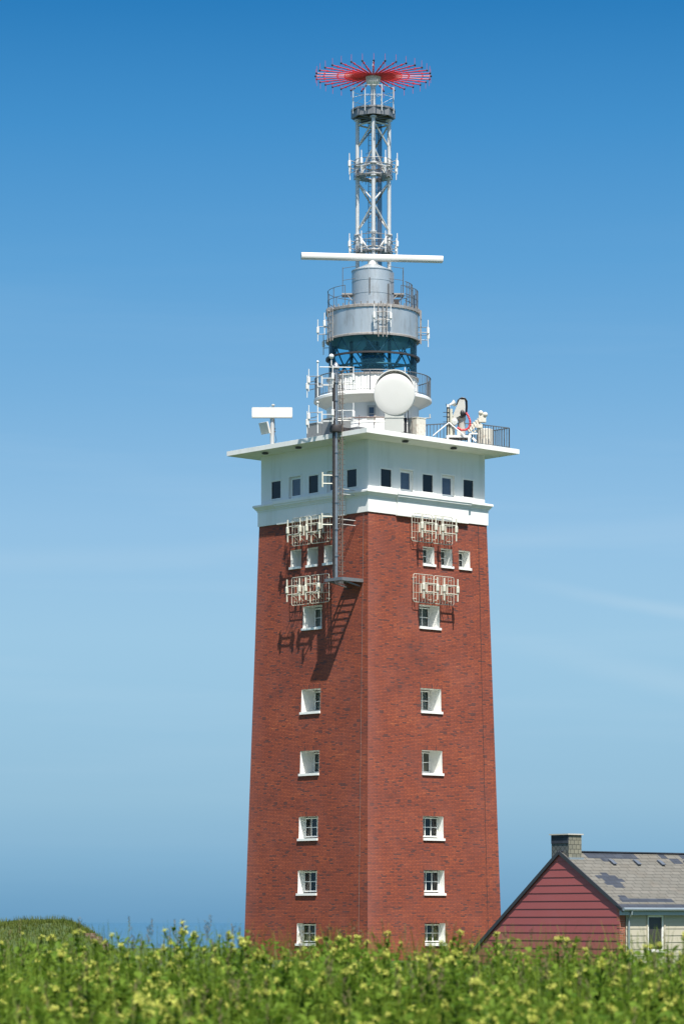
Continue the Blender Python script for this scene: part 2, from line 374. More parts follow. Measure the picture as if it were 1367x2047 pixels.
sea_m = mat('sea_water', (.031, .111, .189), .6, spec=.5, var=.15, vscale=.002)
sm_ = MB(); sm_.face([(-90000, 200, -48), (90000, 200, -48), (90000, 120000, -48), (-90000, 120000, -48)])
sm_.face([(-90000, -60000, -48), (90000, -60000, -48), (90000, 200, -48), (-90000, 200, -48)])
tag(sm_.build('sea', sea_m), kind='structure')

# grassy bank at the left, with a stub of old brick wall at its end
def bank_z(x, y):
    x = x * 95 / max(y, 60)
    pr = [(-60, -.1), (-14, -.1), (-10.4, -.15), (-9.6, -.07), (-8.35, -.05), (-7.95, -.20), (-7.5, -.46), (-7.2, -.75), (-5.5, -2.1), (-4, -2.6)]
    z = -2.6
    for (x0, z0), (x1, z1) in zip(pr, pr[1:]):
        if x0 <= x <= x1: z = z0 + (z1 - z0) * (x - x0) / (x1 - x0); break
    t = smooth01((y - 86) / 9) * smooth01((112 - y) / 8)
    return E + (z + 2.6) * t - 2.6 + .05 * hnoise(x * 2, y * 2) + .03 * hnoise(x * 5.3, y * 4)
bx = [-60, -45, -30, -22, -16, -13] + [-11.5 + .18 * i for i in range(42)]; by = [86 + .5 * i for i in range(53)]
g = MB(); nx = len(bx); g.v = [Vector((x, y, bank_z(x, y))) for y in by for x in bx]
for j in range(len(by) - 1):
    for i in range(nx - 1): g.f.append((j * nx + i, j * nx + i + 1, (j + 1) * nx + i + 1, (j + 1) * nx + i)); g.m.append(0)
tag(g.build('grassy_bank', 'soil', ang=180), kind='structure')
bw_ = thing('brick_wall', 'short broken stub of pale brick wall at the end of the grassy bank', 'wall', (-7.46, 93.7, E - 1.25))
MB().box(-.25, .30, 0, .5, 0, .80).box(-.25, .10, .02, .48, .80, .90).box(.30, .48, .03, .47, 0, .62).build('masonry', 'oldbrick', bw_)

# ------------------------------------------------------------------ the lighthouse
LH = thing('lighthouse', 'tall square red brick lighthouse with white upper storey, roof slab and blue glazed lantern', 'lighthouse', (TX, TY, 0), TH)
HB, HT, ZT = 5.27, 4.68, 23.07
def hz(zr): return HB + (HT - HB) * zr / ZT            # half width of the battered shaft at height zr above the eye
def fp(face, u, zr, o=0.0, h=None):
    """point on a face: u along it, zr height above the eye, o outwards"""
    H = (hz(zr) if h is None else h) + o
    return Vector((u, -H, Z(zr))) if face == 'R' else Vector((-H, u, Z(zr)))

SMALL = [(-.05, .90), (1.38, .90), (2.81, .90)]
brick_holes = {'R': [(c - w / 2, c + w / 2, 20.37, 21.40) for c, w in SMALL], 'L': [(-c - w / 2 , -c + w / 2, 20.37, 21.40) for c, w in [(-1.38, .9), (.06, .9), (1.5, .9)]]}
COLS = [(16.76, 18.06), (11.95, 13.29), (8.42, 9.76), (4.70, 6.00), (1.57, 2.92), (-1.30, -.10)]
for z0, z1 in COLS:
    brick_holes['R'].append((-.86, .74, z0, z1)); brick_holes['L'].append((-.96, .66, z0, z1))
shaft = MB()
for face in 'RL':
    hs = brick_holes[face]
    us = sorted({u for h in hs for u in h[:2]}); zs = sorted({z for h in hs for z in h[2:]})
    us = ['lo'] + us + ['hi']; zs = [-2.6] + zs + [ZT]
    for a, b in zip(us, us[1:]):
        for z0, z1 in zip(zs, zs[1:]):
            if a != 'lo' and b != 'hi' and any(h[0] <= a and b <= h[1] and h[2] <= z0 and z1 <= h[3] for h in hs): continue
            ua = lambda z: -hz(z) if a == 'lo' else a
            ub = lambda z: hz(z) if b == 'hi' else b
            p = [fp(face, ua(z0), z0), fp(face, ub(z0), z0), fp(face, ub(z1), z1), fp(face, ua(z1), z1)]
            shaft.face(p if face == 'R' else p[::-1])
for s in (0, 1):                                     # the two hidden sides
    pts = []
    for zr, sg in ((-2.6, -1), (-2.6, 1), (ZT, 1), (ZT, -1)):
        H = hz(zr); pts.append(Vector((H, sg * H, Z(zr))) if s == 0 else Vector((-sg * H, H, Z(zr))))
    shaft.face(pts)
shaft.build('brick_shaft', 'brick', LH, smooth=False)

def rect_frame(mb, P, u0, u1, z0, z1, w, o0, o1, mi=0):
    """four bars of a frame on a face; P(u, z, o) -> point"""
    for a, b, c, d in ((u0, u1, z1 - w, z1), (u0, u1, z0, z0 + w), (u0, u0 + w, z0 + w, z1 - w), (u1 - w, u1, z0 + w, z1 - w)):
        slab(mb, P, a, b, c, d, o0, o1, mi)
def slab(mb, P, u0, u1, z0, z1, o0, o1, mi=0):
    vs = [P(u, z, o) for o in (o0, o1) for z in (z0, z1) for u in (u0, u1)]
    mb.add(vs, [(0, 2, 3, 1), (4, 5, 7, 6), (0, 1, 5, 4), (2, 6, 7, 3), (0, 4, 6, 2), (1, 3, 7, 5)], mi)

def brick_window(face, u0, u1, z0, z1, depth, back='room', nu=2, lintel=True, fw=.075):
    zc = z0
    P = lambda u, z, o: fp(face, u, z, o)
    # vertical back plane: depth measured from the wall at the sill
    H0 = hz(z0) - depth
    def Pv(u, z, o): return Vector((u, -(H0 + o), Z(z))) if face == 'R' else Vector((-(H0 + o), u, Z(z)))
    e = .003; a0, a1, b0, b1 = u0 + e, u1 - e, z0 + e, z1 - e
    rv = MB()
    f0 = [P(a0, b0, .004), P(a1, b0, .004), P(a1, b1, .004), P(a0, b1, .004)]
    f1 = [Pv(a0, b0 + .06, -.02), Pv(a1, b0 + .06, -.02), Pv(a1, b1, -.02), Pv(a0, b1, -.02)]
    for k in range(4):
        j = (k + 1) % 4; rv.face([f0[k], f0[j], f1[j], f1[k]])
    # plaster lip round the opening
    w = rv.build('window', 'reveal', LH, smooth=False)
    sl = MB(); sill_ext = .07
    s_lo, s_hi = (u0, u1 + sill_ext) if face == 'R' else (u0, u1 + sill_ext)
    slab(sl, P, u0 - .02, s_hi, z0 - .09, z0 + .045, -.06, .085)
    sl.build('sill', 'trim', w, smooth=False)
    fr = MB(); g0, g1, h0, h1 = a0 + .02, a1 - .02, b0 + .12, b1 - .05
    rect_frame(fr, Pv, g0, g1, h0, h1, fw, 0, .05)
    # casement mullions and glazing bars
    for k in range(1, nu):
        c = g0 + fw + (g1 - g0 - 2 * fw) * k / nu; slab(fr, Pv, c - .022, c + .022, h0 + fw, h1 - fw, .005, .045)
    zc = (h0 + h1) / 2; 
    for k in range(nu):
        ca = g0 + fw + (g1 - g0 - 2 * fw) * k / nu + (.022 if k else 0); cb = g0 + fw + (g1 - g0 - 2 * fw) * (k + 1) / nu - (.022 if k < nu - 1 else 0)
        slab(fr, Pv, ca, cb, zc - .02, zc + .02, .008, .042)
    fr.build('frame', 'trim', w, smooth=False)
    pn = MB(); pn.face([Pv(g0, h0, .02), Pv(g1, h0, .02), Pv(g1, h1, .02), Pv(g0, h1, .02)][::1 if face == 'R' else -1])
    pn.build('pane', 'glass', w, smooth=False)
    bk = MB(); bk.face([Pv(g0 - .1, h0 - .1, -.25), Pv(g1 + .1, h0 - .1, -.25), Pv(g1 + .1, h1 + .1, -.25), Pv(g0 - .1, h1 + .1, -.25)])
    if back == 'curtain':
        mi = 1; m_ = ['room', 'curtain']
        bk.face([Pv(g0 + (g1 - g0) * .55, h0, -.1), Pv(g1, h0, -.1), Pv(g1, h1, -.1), Pv(g0 + (g1 - g0) * .55, h1, -.1)], 1)
    elif back == 'blind':
        m_ = ['room', 'blind']; bk.face([Pv(g0 + .3, h0, -.05), Pv(g1, h0, -.05), Pv(g1, h1, -.05), Pv(g0 + .3, h1, -.05)], 1)
        bk.face([Pv(g0, h0, -.06), Pv(g0 + .3, h0, -.06), Pv(g0 + .3, zc - .1, -.06), Pv(g0, zc - .1, -.06)], 1)
    else: m_ = ['room']
    bk.build('interior', m_, w, smooth=False)
    if lintel:
        ln = MB(); slab(ln, P, u0 - .12, u1 + .12, z1 + .004, z1 + .27, -.02, .004)
        ln.build('lintel', 'soldier', w, smooth=False)
    return w
for u0, u1, z0, z1 in brick_holes['R'][:3]: brick_window('R', u0, u1, z0, z1, .62, 'curtain', lintel=False, fw=.06)
for u0, u1, z0, z1 in brick_holes['L'][:3]: brick_window('L', u0, u1, z0, z1, .80, 'curtain', lintel=False, fw=.06)
for i, (dR, dL, bR, bL, nu) in enumerate([(.92, .92, 'curtain', 'curtain', 3), (1.02, 1.05, 'curtain', 'curtain', 3), (1.05, 1.08, 'blind', 'curtain', 3), (.50, .50, 'room', 'room', 3), (.50, .50, 'room', 'room', 3), (.50, .50, 'room', 'room', 3)]):
    brick_window('R', *brick_holes['R'][3 + i], dR, bR, nu); brick_window('L', *brick_holes['L'][3 + i], dL, bL, nu)

# cornice and frieze (profile of half-width, height), and its forward middle panels
def square_lathe(mb, prof, mi=0):
    i0 = len(mb.v)
    for h, zr in prof:
        for x, y in ((-1, -1), (1, -1), (1, 1), (-1, 1)): mb.v.append(Vector((x * h, y * h, Z(zr))))
    for i in range(len(prof) - 1):
        for k in range(4): mb.f.append((i0 + 4 * i + k, i0 + 4 * i + (k + 1) % 4, i0 + 4 * i + 4 + (k + 1) % 4, i0 + 4 * i + 4 + k)); mb.m.append(mi)
cn = MB()
square_lathe(cn, [(4.55, 23.02), (4.745, 23.02), (4.745, 23.86), (4.78, 23.86), (4.78, 23.92), (4.83, 23.97), (4.91, 24.09), (4.96, 24.12), (4.96, 24.22), (4.91, 24.25), (4.60, 24.31)])
for face in 'RL':
    u0, u1 = (-2.58, 3.02) if face == 'R' else (-2.9, 2.92)
    P = lambda u, z, o: fp(face, u, z, o, 4.745)
    for z0, z1, o in ((22.97, 23.84, .13), (23.84, 23.93, .17), (23.93, 24.02, .215), (24.02, 24.13, .29), (24.13, 24.30, .335)):
        slab(cn, P, u0 - (o - .13) * .6, u1 + (o - .13) * .6, z0, z1, -.1, o)
cn.build('cornice', 'white', LH, smooth=False)

# white storey with its row of windows
WH = 4.60; WINS = [(-3.25, .80, 24.54, 25.53, 'dark'), (-1.65, 1.0, 24.42, 25.64, 'glass'), (0, .80, 24.54, 25.53, 'dark'), (1.62, 1.0, 24.42, 25.64, 'glass'), (3.25, .80, 24.54, 25.53, 'dark')]
us_ = MB()
for face in 'RL':
    hs = [(c - w / 2, c + w / 2, z0, z1) for c, w, z0, z1, k in WINS]
    us = sorted({u for h in hs for u in h[:2]} | {-WH, WH}); zs = sorted({z for h in hs for z in h[2:]} | {24.28, 27.22})
    for a, b in zip(us, us[1:]):
        for z0, z1 in zip(zs, zs[1:]):
            if any(h[0] <= a and b <= h[1] and h[2] <= z0 and z1 <= h[3] for h in hs): continue
            p = [fp(face, a, z0, 0, WH), fp(face, b, z0, 0, WH), fp(face, b, z1, 0, WH), fp(face, a, z1, 0, WH)]
            us_.face(p if face == 'R' else p[::-1])
us_.face([(WH, -WH, Z(24.28)), (WH, WH, Z(24.28)), (WH, WH, Z(27.22)), (WH, -WH, Z(27.22))])
us_.face([(WH, WH, Z(24.28)), (-WH, WH, Z(24.28)), (-WH, WH, Z(27.22)), (WH, WH, Z(27.22))])
us_.build('upper_storey', 'white', LH, smooth=False)
for face in 'RL':
    P = lambda u, z, o: fp(face, u, z, o, WH)
    for c, w, z0, z1, kind in WINS:
        u0, u1 = c - w / 2, c + w / 2
        rv = MB(); dp = .10 if kind == 'dark' else .22
        q0 = [P(u0, z0, 0), P(u1, z0, 0), P(u1, z1, 0), P(u0, z1, 0)]; q1 = [P(u0, z0, -dp), P(u1, z0, -dp), P(u1, z1, -dp), P(u0, z1, -dp)]
        for k in range(4): rv.face([q0[k], q0[(k + 1) % 4], q1[(k + 1) % 4], q1[k]])
        rect_frame(rv, P, u0 - .05, u1 + .05, z0 - .05, z1 + .05, .05, -.02, .025)
        slab(rv, P, u0 - .07, u1 + .07, z1 + .05, z1 + .09, -.02, .05)
        wn_ = rv.build('window', 'trim', LH, smooth=False)
        if kind == 'dark':
            MB().face([P(u0, z0, -.03), P(u1, z0, -.03), P(u1, z1, -.03), P(u0, z1, -.03)]).build('screen', 'dark', wn_, smooth=False)
        else:
            fr = MB(); rect_frame(fr, P, u0 + .01, u1 - .01, z0 + .01, z1 - .01, .13, -.19, -.11); fr.build('frame', 'trim', wn_, smooth=False)
            MB().face([P(u0 + .1, z0 + .1, -.15), P(u1 - .1, z0 + .1, -.15), P(u1 - .1, z1 - .1, -.15), P(u0 + .1, z1 - .1, -.15)][::1 if face == 'R' else -1]).build('pane', 'bluepane', wn_, smooth=False)
# roof slab
SL = 6.02; ST = 27.43
rs = MB(); square_lathe(rs, [(4.5, 27.10), (SL - .05, 27.15), (SL, 27.17), (SL, ST), (SL - .12, ST + .03), (.5, ST + .03)])
rs.build('roof_slab', 'white', LH, smooth=False)
M['felt'] = mat('grey_roof_felt', (.17, .165, .15), .9, var=.2, vscale=2)
MB().box(-5.7, 5.7, -5.7, 5.7, Z(ST + .005), Z(ST + .034)).build('roof_felt', 'felt', LH, smooth=False)
for face, u in (('R', -2.6), ('R', 1.2), ('L', -3.0), ('L', 3.2), ('L', .3)):
    p = fp(face, u, 27.09, .9, 4.6)
    MB().lathe([(.19, .0), (.19, -.055), (.13, -.075)], p, 20, cap1=True).build('soffit_light', 'iron', LH)

# round white tower on the roof, gallery, corrugated wall
dr = MB(); dr.lathe([(2.95, ST), (2.95, 28.55), (2.9, 28.62), (2.70, 28.62)], (0, 0, E), 72)
dr.build('drum_plinth', 'white', LH)
MB().lathe([(2.68, 28.5), (2.68, 29.82), (2.7, 29.86)], (0, 0, E), 72).build('drum', 'white', LH)
MB().lathe([(2.68, 29.82), (3.38, 30.17), (3.43, 30.2), (3.43, 30.34), (3.38, 30.38), (2.5, 30.40)], (0, 0, E), 96).build('gallery', 'white', LH)
cw = MB(); n = 176
prof = []
i0 = 0
ringpts = []
for zr in (30.38, 31.50):
    for k in range(n):
        rr = 2.60 + (.025 if k % 4 in (0, 1) else 0); t = 2 * math.pi * k / n
        cw.v.append(Vector((rr * math.cos(t), rr * math.sin(t), Z(zr))))
for k in range(n): cw.f.append((k, (k + 1) % n, n + (k + 1) % n, n + k)); cw.m.append(0)
cw.build('corrugated_wall', 'white', LH, smooth=False)
MB().lathe([(2.5, 31.46), (2.68, 31.46), (2.68, 31.56), (2.45, 31.6), (.2, 31.6)], (0, 0, E), 72).build('lantern_base', 'steel_rim', LH)
gr = MB()
for k in range(10): t = 2 * math.pi * k / 10 + .15; gr.tube((3.36 * math.cos(t), 3.36 * math.sin(t), Z(30.36)), (3.36 * math.cos(t), 3.36 * math.sin(t), Z(31.56)), .032, 6)
for k in range(120):
    t = 2 * math.pi * k / 120; gr.bar((3.36 * math.cos(t), 3.36 * math.sin(t), Z(30.46)), (3.36 * math.cos(t), 3.36 * math.sin(t), Z(31.54)), .017)
gr.ring((0, 0, Z(31.56)), 3.36, .03, 72); gr.ring((0, 0, Z(30.46)), 3.36, .02, 72)
gr.build('gallery_railing', 'rail', LH)
# low pipe rail round the plinth
pr_ = MB(); pr_.ring((0, 0, Z(28.88)), 3.08, .035, 72)
for k in range(22): t = 2 * math.pi * k / 22; pr_.tube((3.08 * math.cos(t), 3.08 * math.sin(t), Z(28.45)), (3.08 * math.cos(t), 3.08 * math.sin(t), Z(29.02)), .02, 5)
pr_.build('pipe_rail', 'cable', LH)
# little window in the drum (facing between the two faces, slightly left of centre)
t = TH * 0
ang = math.atan2(-2.68, -.10) - TH                   # local angle of the direction towards the viewer
Mw = Matrix.Rotation(ang + math.pi / 2, 4, 'Z')
dwm = MB(); dwm.box(-.25, .25, -2.74, -2.5, Z(28.90), Z(29.62), 0, Mw)
dwo = dwm.build('window', 'palegrey', LH, smooth=False)
d2 = MB(); d2.box(-.14, .14, -2.752, -2.7, Z(29.16), Z(29.50), 0, Mw); d2.box(-.14, .14, -2.752, -2.7, Z(28.96), Z(29.10), 0, Mw); d2.build('pane', 'bluepane', dwo, smooth=False)
arm = MB(); 
for tt in (-20, 35):
    t = R(tt) - TH; arm.tube((2.66 * math.cos(t), 2.66 * math.sin(t), Z(29.15)), (3.55 * math.cos(t), 3.55 * math.sin(t), Z(29.13)), .03, 6); arm.tube((3.5 * math.cos(t), 3.5 * math.sin(t), Z(29.12)), (3.5 * math.cos(t), 3.5 * math.sin(t), Z(29.36)), .04, 6)
arm.build('lamp_arm', 'palegrey', LH)

# lantern: blue glass, diagonal bars, lens, steel drum above
MB().lathe([(2.56, 31.56), (2.56, 33.72)], (0, 0, E), 96).build('lantern_glass', 'lantern_glass', LH)
ag = MB(); ND = 10
for k in range(ND):
    for s in (-1, 1):
        pts = []
        for i in range(7):
            t = 2 * math.pi * (k + s * i / 6 * 1.0) / ND; zr = 31.58 + 2.12 * i / 6
            pts.append((2.46 * math.cos(t), 2.46 * math.sin(t), Z(zr)))
        ag.path(pts, .042, 5)
ag.ring((0, 0, Z(32.1)), 2.46, .06, 64)
ag.build('lantern_bars', 'rail', LH)
ln = MB(); ln.lathe([(.35, 31.6), (.5, 31.7), (.5, 31.95), (.60, 32.1), (.66, 32.35), (.70, 32.7), (.66, 33.05), (.58, 33.3), (.4, 33.5), (.4, 33.72)], (0, 0, E), 24)
for zr in (32.15, 32.3, 32.5, 32.7, 32.9, 33.1): ln.ring((0, 0, Z(zr)), .70, .03, 24)
M['lens'] = mat('lens_glass', (.03, .05, .07), .08, spec=.8)
ln.build('lens', 'lens', LH)
lf = MB(); 
for q in range(3):
    t = R(35 + 120 * q); lf.bar((1.3 * math.cos(t), 1.3 * math.sin(t), Z(31.6)), (1.3 * math.cos(t), 1.3 * math.sin(t), Z(33.7)), .14, .14)
lf.build('interior_post', 'iron', LH)
rg = MB(); rg.lathe([(2.60, 32.66), (2.74, 32.66), (2.74, 32.76), (2.60, 32.76), (2.60, 32.66)], (0, 0, E), 96)
for k in range(24): t = 2 * math.pi * k / 24; rg.bar((2.56 * math.cos(t), 2.56 * math.sin(t), Z(32.71)), (2.66 * math.cos(t), 2.66 * math.sin(t), Z(32.71)), .05, .12)
rg.build('lantern_ring', 'iron', LH)
sb = MB(); sb.lathe([(2.66, 33.78), (2.66, 35.34)], (0, 0, E), 96)
sb.build('lantern_band', 'steel', LH)
MB().lathe([(.1, 33.725), (2.54, 33.725)], (0, 0, E), 64).build('lantern_ceiling', 'palegrey', LH)
rim = MB(); rim.lathe([(2.5, 33.73), (2.55, 33.73), (2.74, 33.70), (2.74, 33.80), (2.66, 33.84)], (0, 0, E), 96); rim.lathe([(2.66, 35.32), (2.72, 35.32), (2.72, 35.46), (2.62, 35.5), (.1, 35.5)], (0, 0, E), 96)
for k in range(44): t = 2 * math.pi * k / 44; rim.bar((2.69 * math.cos(t), 2.69 * math.sin(t), Z(35.28)), (2.69 * math.cos(t), 2.69 * math.sin(t), Z(35.62)), .05, .05)
rim.build('lantern_roof', 'steel_rim', LH)
# railing on the lantern roof
def rail_arc(mb, rad, a0, a1, n, z0, z1, mids=(.5,), rp=.022, c=(0, 0)):
    for k in range(n + 1):
        t = R(a0 + (a1 - a0) * k / n); mb.tube((c[0] + rad * math.cos(t), c[1] + rad * math.sin(t), z0), (c[0] + rad * math.cos(t), c[1] + rad * math.sin(t), z1), rp, 6)
    for f in (1,) + tuple(mids): mb.ring((c[0], c[1], z0 + (z1 - z0) * f), rad, rp * .8, n * 4, 6, 0, a0, a1)
lr = MB(); d0 = -math.degrees(TH)
rail_arc(lr, 2.62, 100 + d0, 232 + d0, 6, Z(35.5), Z(36.65), (.5,))
rail_arc(lr, 2.62, -52 + d0, 60 + d0, 6, Z(35.5), Z(36.65), (.5,))
for k in range(9): t = R(d0 - 28 + 6 * k); lr.tube((2.62 * math.cos(t), 2.62 * math.sin(t), Z(35.5)), (2.62 * math.cos(t), 2.62 * math.sin(t), Z(36.65)), .022, 5)
lr.build('roof_railing', 'rail', LH)
# railing of the big slab (right-hand corner and across to the drum)
def poly_rail(mb, pts, z0, z1, step=.19, rb=.014):
    for (a0, b0), (a1, b1) in zip(pts, pts[1:]):
        L = math.hypot(a1 - a0, b1 - b0); nb = max(1, int(L / step))
        mb.bar((a0, b0, z1), (a1, b1, z1), .055, .05); mb.bar((a0, b0, z0 + .12), (a1, b1, z0 + .12), .04, .03)
        for k in range(nb + 1):
            f = k / nb; p = (a0 + (a1 - a0) * f, b0 + (b1 - b0) * f); big = k in (0, nb) or k % 8 == 0
            mb.bar((*p, z0 if big else z0 + .12), (*p, z1), .05 if big else .026)
rr_ = MB(); poly_rail(rr_, [(1.06, -2.9), (1.81, -4.33), (2.84, -5.35), (5.6, -5.6), (5.6, -1.0), (5.6, 3.5)], Z(ST + .03), Z(28.68))
rr_.build('slab_railing', 'rail', LH)
# lightning conductors down the brickwork
for face, u_, mm, r_ in (('L', -4.32, 'cable', .011), ('R', 3.95, 'darkcable', .013)):
    c_ = MB(); c_.path([fp(face, u_ * (1 + .012 * (ZT - zr) / 5), zr, .02) + Vector((.01 * math.sin(zr * 3), .01 * math.cos(zr * 2.3), 0)) for zr in [ZT - .1 - i * 1.25 for i in range(20)]], r_, 5)
    for i in range(12): p = fp(face, u_ * (1 + .012 * (i * 2.1 + .5) / 5), ZT - .5 - 2.1 * i, 0); c_.sphere(p, .035, 6)
    c_.build('lightning_conductor', mm, LH)

# ------------------------------------------------------------------ lattice mast and direction finder
MC = Vector((TX + .04, TY + 1.45, 0))                # mast axis (world)
LM = thing('lattice_mast', 'galvanised four-legged lattice mast with ladder and round top platform above the lantern', 'mast', (MC.x, MC.y, 0))
HW = .93; legs = [(0, -HW), (HW, 0), (0, HW), (-HW, 0)]
for x, y in legs:
    l_ = MB().tube((x, y, Z(35.5)), (x, y, Z(47.06)), .115, 14)
    for zr in (40.3, 44.35, 43.6, 47.02): l_.lathe([(.115, -.04), (.2, -.04), (.2, .04), (.115, .04)], (x, y, Z(zr)), 14)
    l_.build('leg', 'galv', LM)
nodes = [36.0, 37.4, 38.8, 40.45, 42.05, 43.45, 45.35, 46.85]
for s in range(4):
    (x0, y0), (x1, y1) = legs[s], legs[(s + 1) % 4]
    for i in range(len(nodes) - 1):
        flip = (i + s) % 2
        if i == 6: flip = 1 if s in (0, 1, 2) else 0
        a = (x0, y0) if flip else (x1, y1); b = (x1, y1) if flip else (x0, y0)
        ins = .06
        MB().tube((*a, Z(nodes[i + 1] - ins)), (*b, Z(nodes[i] + ins)), .05, 8).build('brace', 'galv', LM)
    for zr, r_ in ((46.75, .055), (44.3, .05), (43.75, .05), (39.5, .045)):
        MB().tube((x0, y0, Z(zr)), (x1, y1, Z(zr)), r_, 8).build('brace', 'galv', LM)
lad = MB()
for sx in (-.22, .2): lad.tube((sx - .05, .25, Z(35.5)), (sx - .05, .25, Z(47.4)), .026, 6)
for k in range(40): lad.tube((-.27, .25, Z(35.7 + .3 * k)), (.15, .25, Z(35.7 + .3 * k)), .014, 5)
for k in range(9):
    zr = 37 + 1.15 * k; lad.ring((-.06, .0, Z(zr)), .36, .014, 16, 4, 0, -200, 20)
lad.build('ladder', 'rail', LM)
cb = MB()
for i in range(5): cb.tube((.25 + .06 * i, .1 + .05 * i, Z(35.5)), (.25 + .06 * i, .1 + .05 * i, Z(47)), .024, 5)
cb.build('cable_run', 'darkcable', LM)
# service rings at two levels
for zr in (44.0, 39.55):
    sr = MB()
    for dz in (-.3, .3): sr.ring((0, 0, Z(zr + dz)), 1.12, .028, 32)
    for k in range(16):
        t = 2 * math.pi * k / 16; sr.tube((1.12 * math.cos(t), 1.12 * math.sin(t), Z(zr - .5)), (1.12 * math.cos(t), 1.12 * math.sin(t), Z(zr + .62)), .016, 5)
    sr.ring((0, 0, Z(zr + .62)), 1.12, .02, 32)
    sr.lathe([(.5, -.36), (1.05, -.36), (1.05, -.32), (.5, -.32), (.5, -.36)], (0, 0, Z(zr)), 32)
    for k in range(4): t = k * math.pi / 2; sr.box(math.cos(t) * .95 - .12, math.cos(t) * .95 + .12, math.sin(t) * .95 - .12, math.sin(t) * .95 + .12, Z(zr - .12), Z(zr + .1))
    sr.build('service_ring', 'dkgalv', LM)
tp = MB(); tp.lathe([(.05, 47.52), (1.3, 47.52), (1.3, 47.62), (.05, 47.62)], (0, 0, E), 40)
tp.lathe([(1.2, 47.12), (1.3, 47.12), (1.3, 47.5), (1.2, 47.5), (1.2, 47.12)], (0, 0, E), 8)
for k in range(4): t = k * math.pi / 4; tp.bar((-1.28 * math.cos(t), -1.28 * math.sin(t), Z(47.3)), (1.28 * math.cos(t), 1.28 * math.sin(t), Z(47.3)), .1, .3)
tp.build('top_platform', 'dkgalv', LM)
tr = MB()
P8 = [(1.28 * math.cos(R(22.5 + 45 * k)), 1.28 * math.sin(R(22.5 + 45 * k))) for k in range(8)]
for k in range(8):
    a, b = P8[k], P8[(k + 1) % 8]
    tr.tube((*a, Z(47.3)), (*a, Z(48.85)), .035, 6)
    tr.tube((*a, Z(48.8)), (*b, Z(48.8)), .014, 5); tr.tube((*a, Z(48.25)), (*b, Z(48.25)), .014, 5)
    q = ((a[0] + b[0]) / 2, (a[1] + b[1]) / 2); tr.tube((*a, Z(47.7)), (*b, Z(48.25)), .010, 4)
tr.build('platform_railing', 'galv', LM)

DF = thing('direction_finder', 'red wheel-shaped direction finding antenna of radiating arms on top of the mast', 'antenna', (MC.x, MC.y, Z(47.62)))
z0 = 0
MB().lathe([(.24, 0), (.24, .12), (.15, .14), (.15, 1.40), (.2, 1.42), (.2, 1.48), (.15, 1.5)], n=20).build('pole', 'galv', DF)
hub = MB(); hub.lathe([(.2, 1.44), (.33, 1.56), (.37, 1.6), (.39, 1.95), (.36, 2.0), (.1, 2.06)], n=32, cap1=True)
for k in range(26): t = 2 * math.pi * k / 26; hub.bar((.39 * math.cos(t), .39 * math.sin(t), 1.62), (.42 * math.cos(t + .05), .42 * math.sin(t + .05), 1.95), .045, .03)
hub.build('hub', 'trim', DF)
MB().lathe([(.05, 2.05), (.05, 2.6), (.02, 2.95)], n=8, cap1=True).ring((0, 0, 2.62), .04, .03, 10).build('centre_aerial', 'antw', DF)
arm_m = cap_m = dip_m = None
for k in range(32):
    t = 2 * math.pi * (k + .5) / 32 + R(5.6)
    if arm_m is None:
        arm0 = MB().path([(.3, 0, 2.0), (1.66, 0, 2.0), (1.68, 0, 2.0), (3.36, 0, 2.0)], .05, 8, radii=[.052, .052, .034, .030])
        for xx in (1.66, 2.1, 2.9): arm0.lathe([(.05, -.05), (.05, .05)], (xx, 0, 2.0), 8)
        arm0 = arm0.build('arm', 'red', DF)
        cap0 = MB().sphere((3.38, 0, 2.0), .062, 8).build('end_cap', 'black', arm0)
        dip0 = MB().tube((3.36, 0, 1.60), (3.36, 0, 2.42), .009, 5).build('dipole', 'red', arm0)
        a_ = arm0
    else: a_ = copy_tree(arm0, DF)
    a_.rotation_euler = (0, 0, t)

# ------------------------------------------------------------------ dipole antennas (mast, lantern band, side pole)
def make_dipole(name='dipole_antenna'):
    """stands at the root, its two arms reach along +x to the thing that carries it"""
    r_ = thing(name, '', 'antenna')
    MB().tube((0, 0, .12), (0, 0, .64), .026, 8).build('upper_rod', 'antw', r_)
    MB().tube((0, 0, -.62), (0, 0, -.16), .026, 8).build('lower_rod', 'antw', r_)
    jb = MB(); jb.lathe([(.04, .20), (.085, .17), (.085, -.13), (.04, -.16)], n=10, cap0=True, cap1=True); jb.build('junction_box', 'antw', r_)
    return r_
dip_proto = make_dipole(); used_proto = [False]
def dipole(loc, target, label, group, zs=(-.22, .22), armmat='galv', r=.022, scale=1.0):
    if not used_proto[0]: d = dip_proto; used_proto[0] = True
    else: d = copy_tree(dip_proto)
    for c in list(d.children):                          # arms of an earlier use are never copied: the prototype keeps none
        if c.name.startswith('mounting_arm'): bpy.data.objects.remove(c)
    d.location = loc; d.rotation_euler = (0, 0, 0); d['label'] = label; d['group'] = group; d['category'] = 'antenna'
    v = Vector(target) - Vector(loc); v.z = 0
    arms.append((d, v, zs, armmat, r))
    return d
arms = []
def place_arms():
    for d, v, zs, am, r in arms:
        for z in zs: MB().tube((0, 0, z), (v.x, v.y, z), r, 6).build('mounting_arm', am, d)

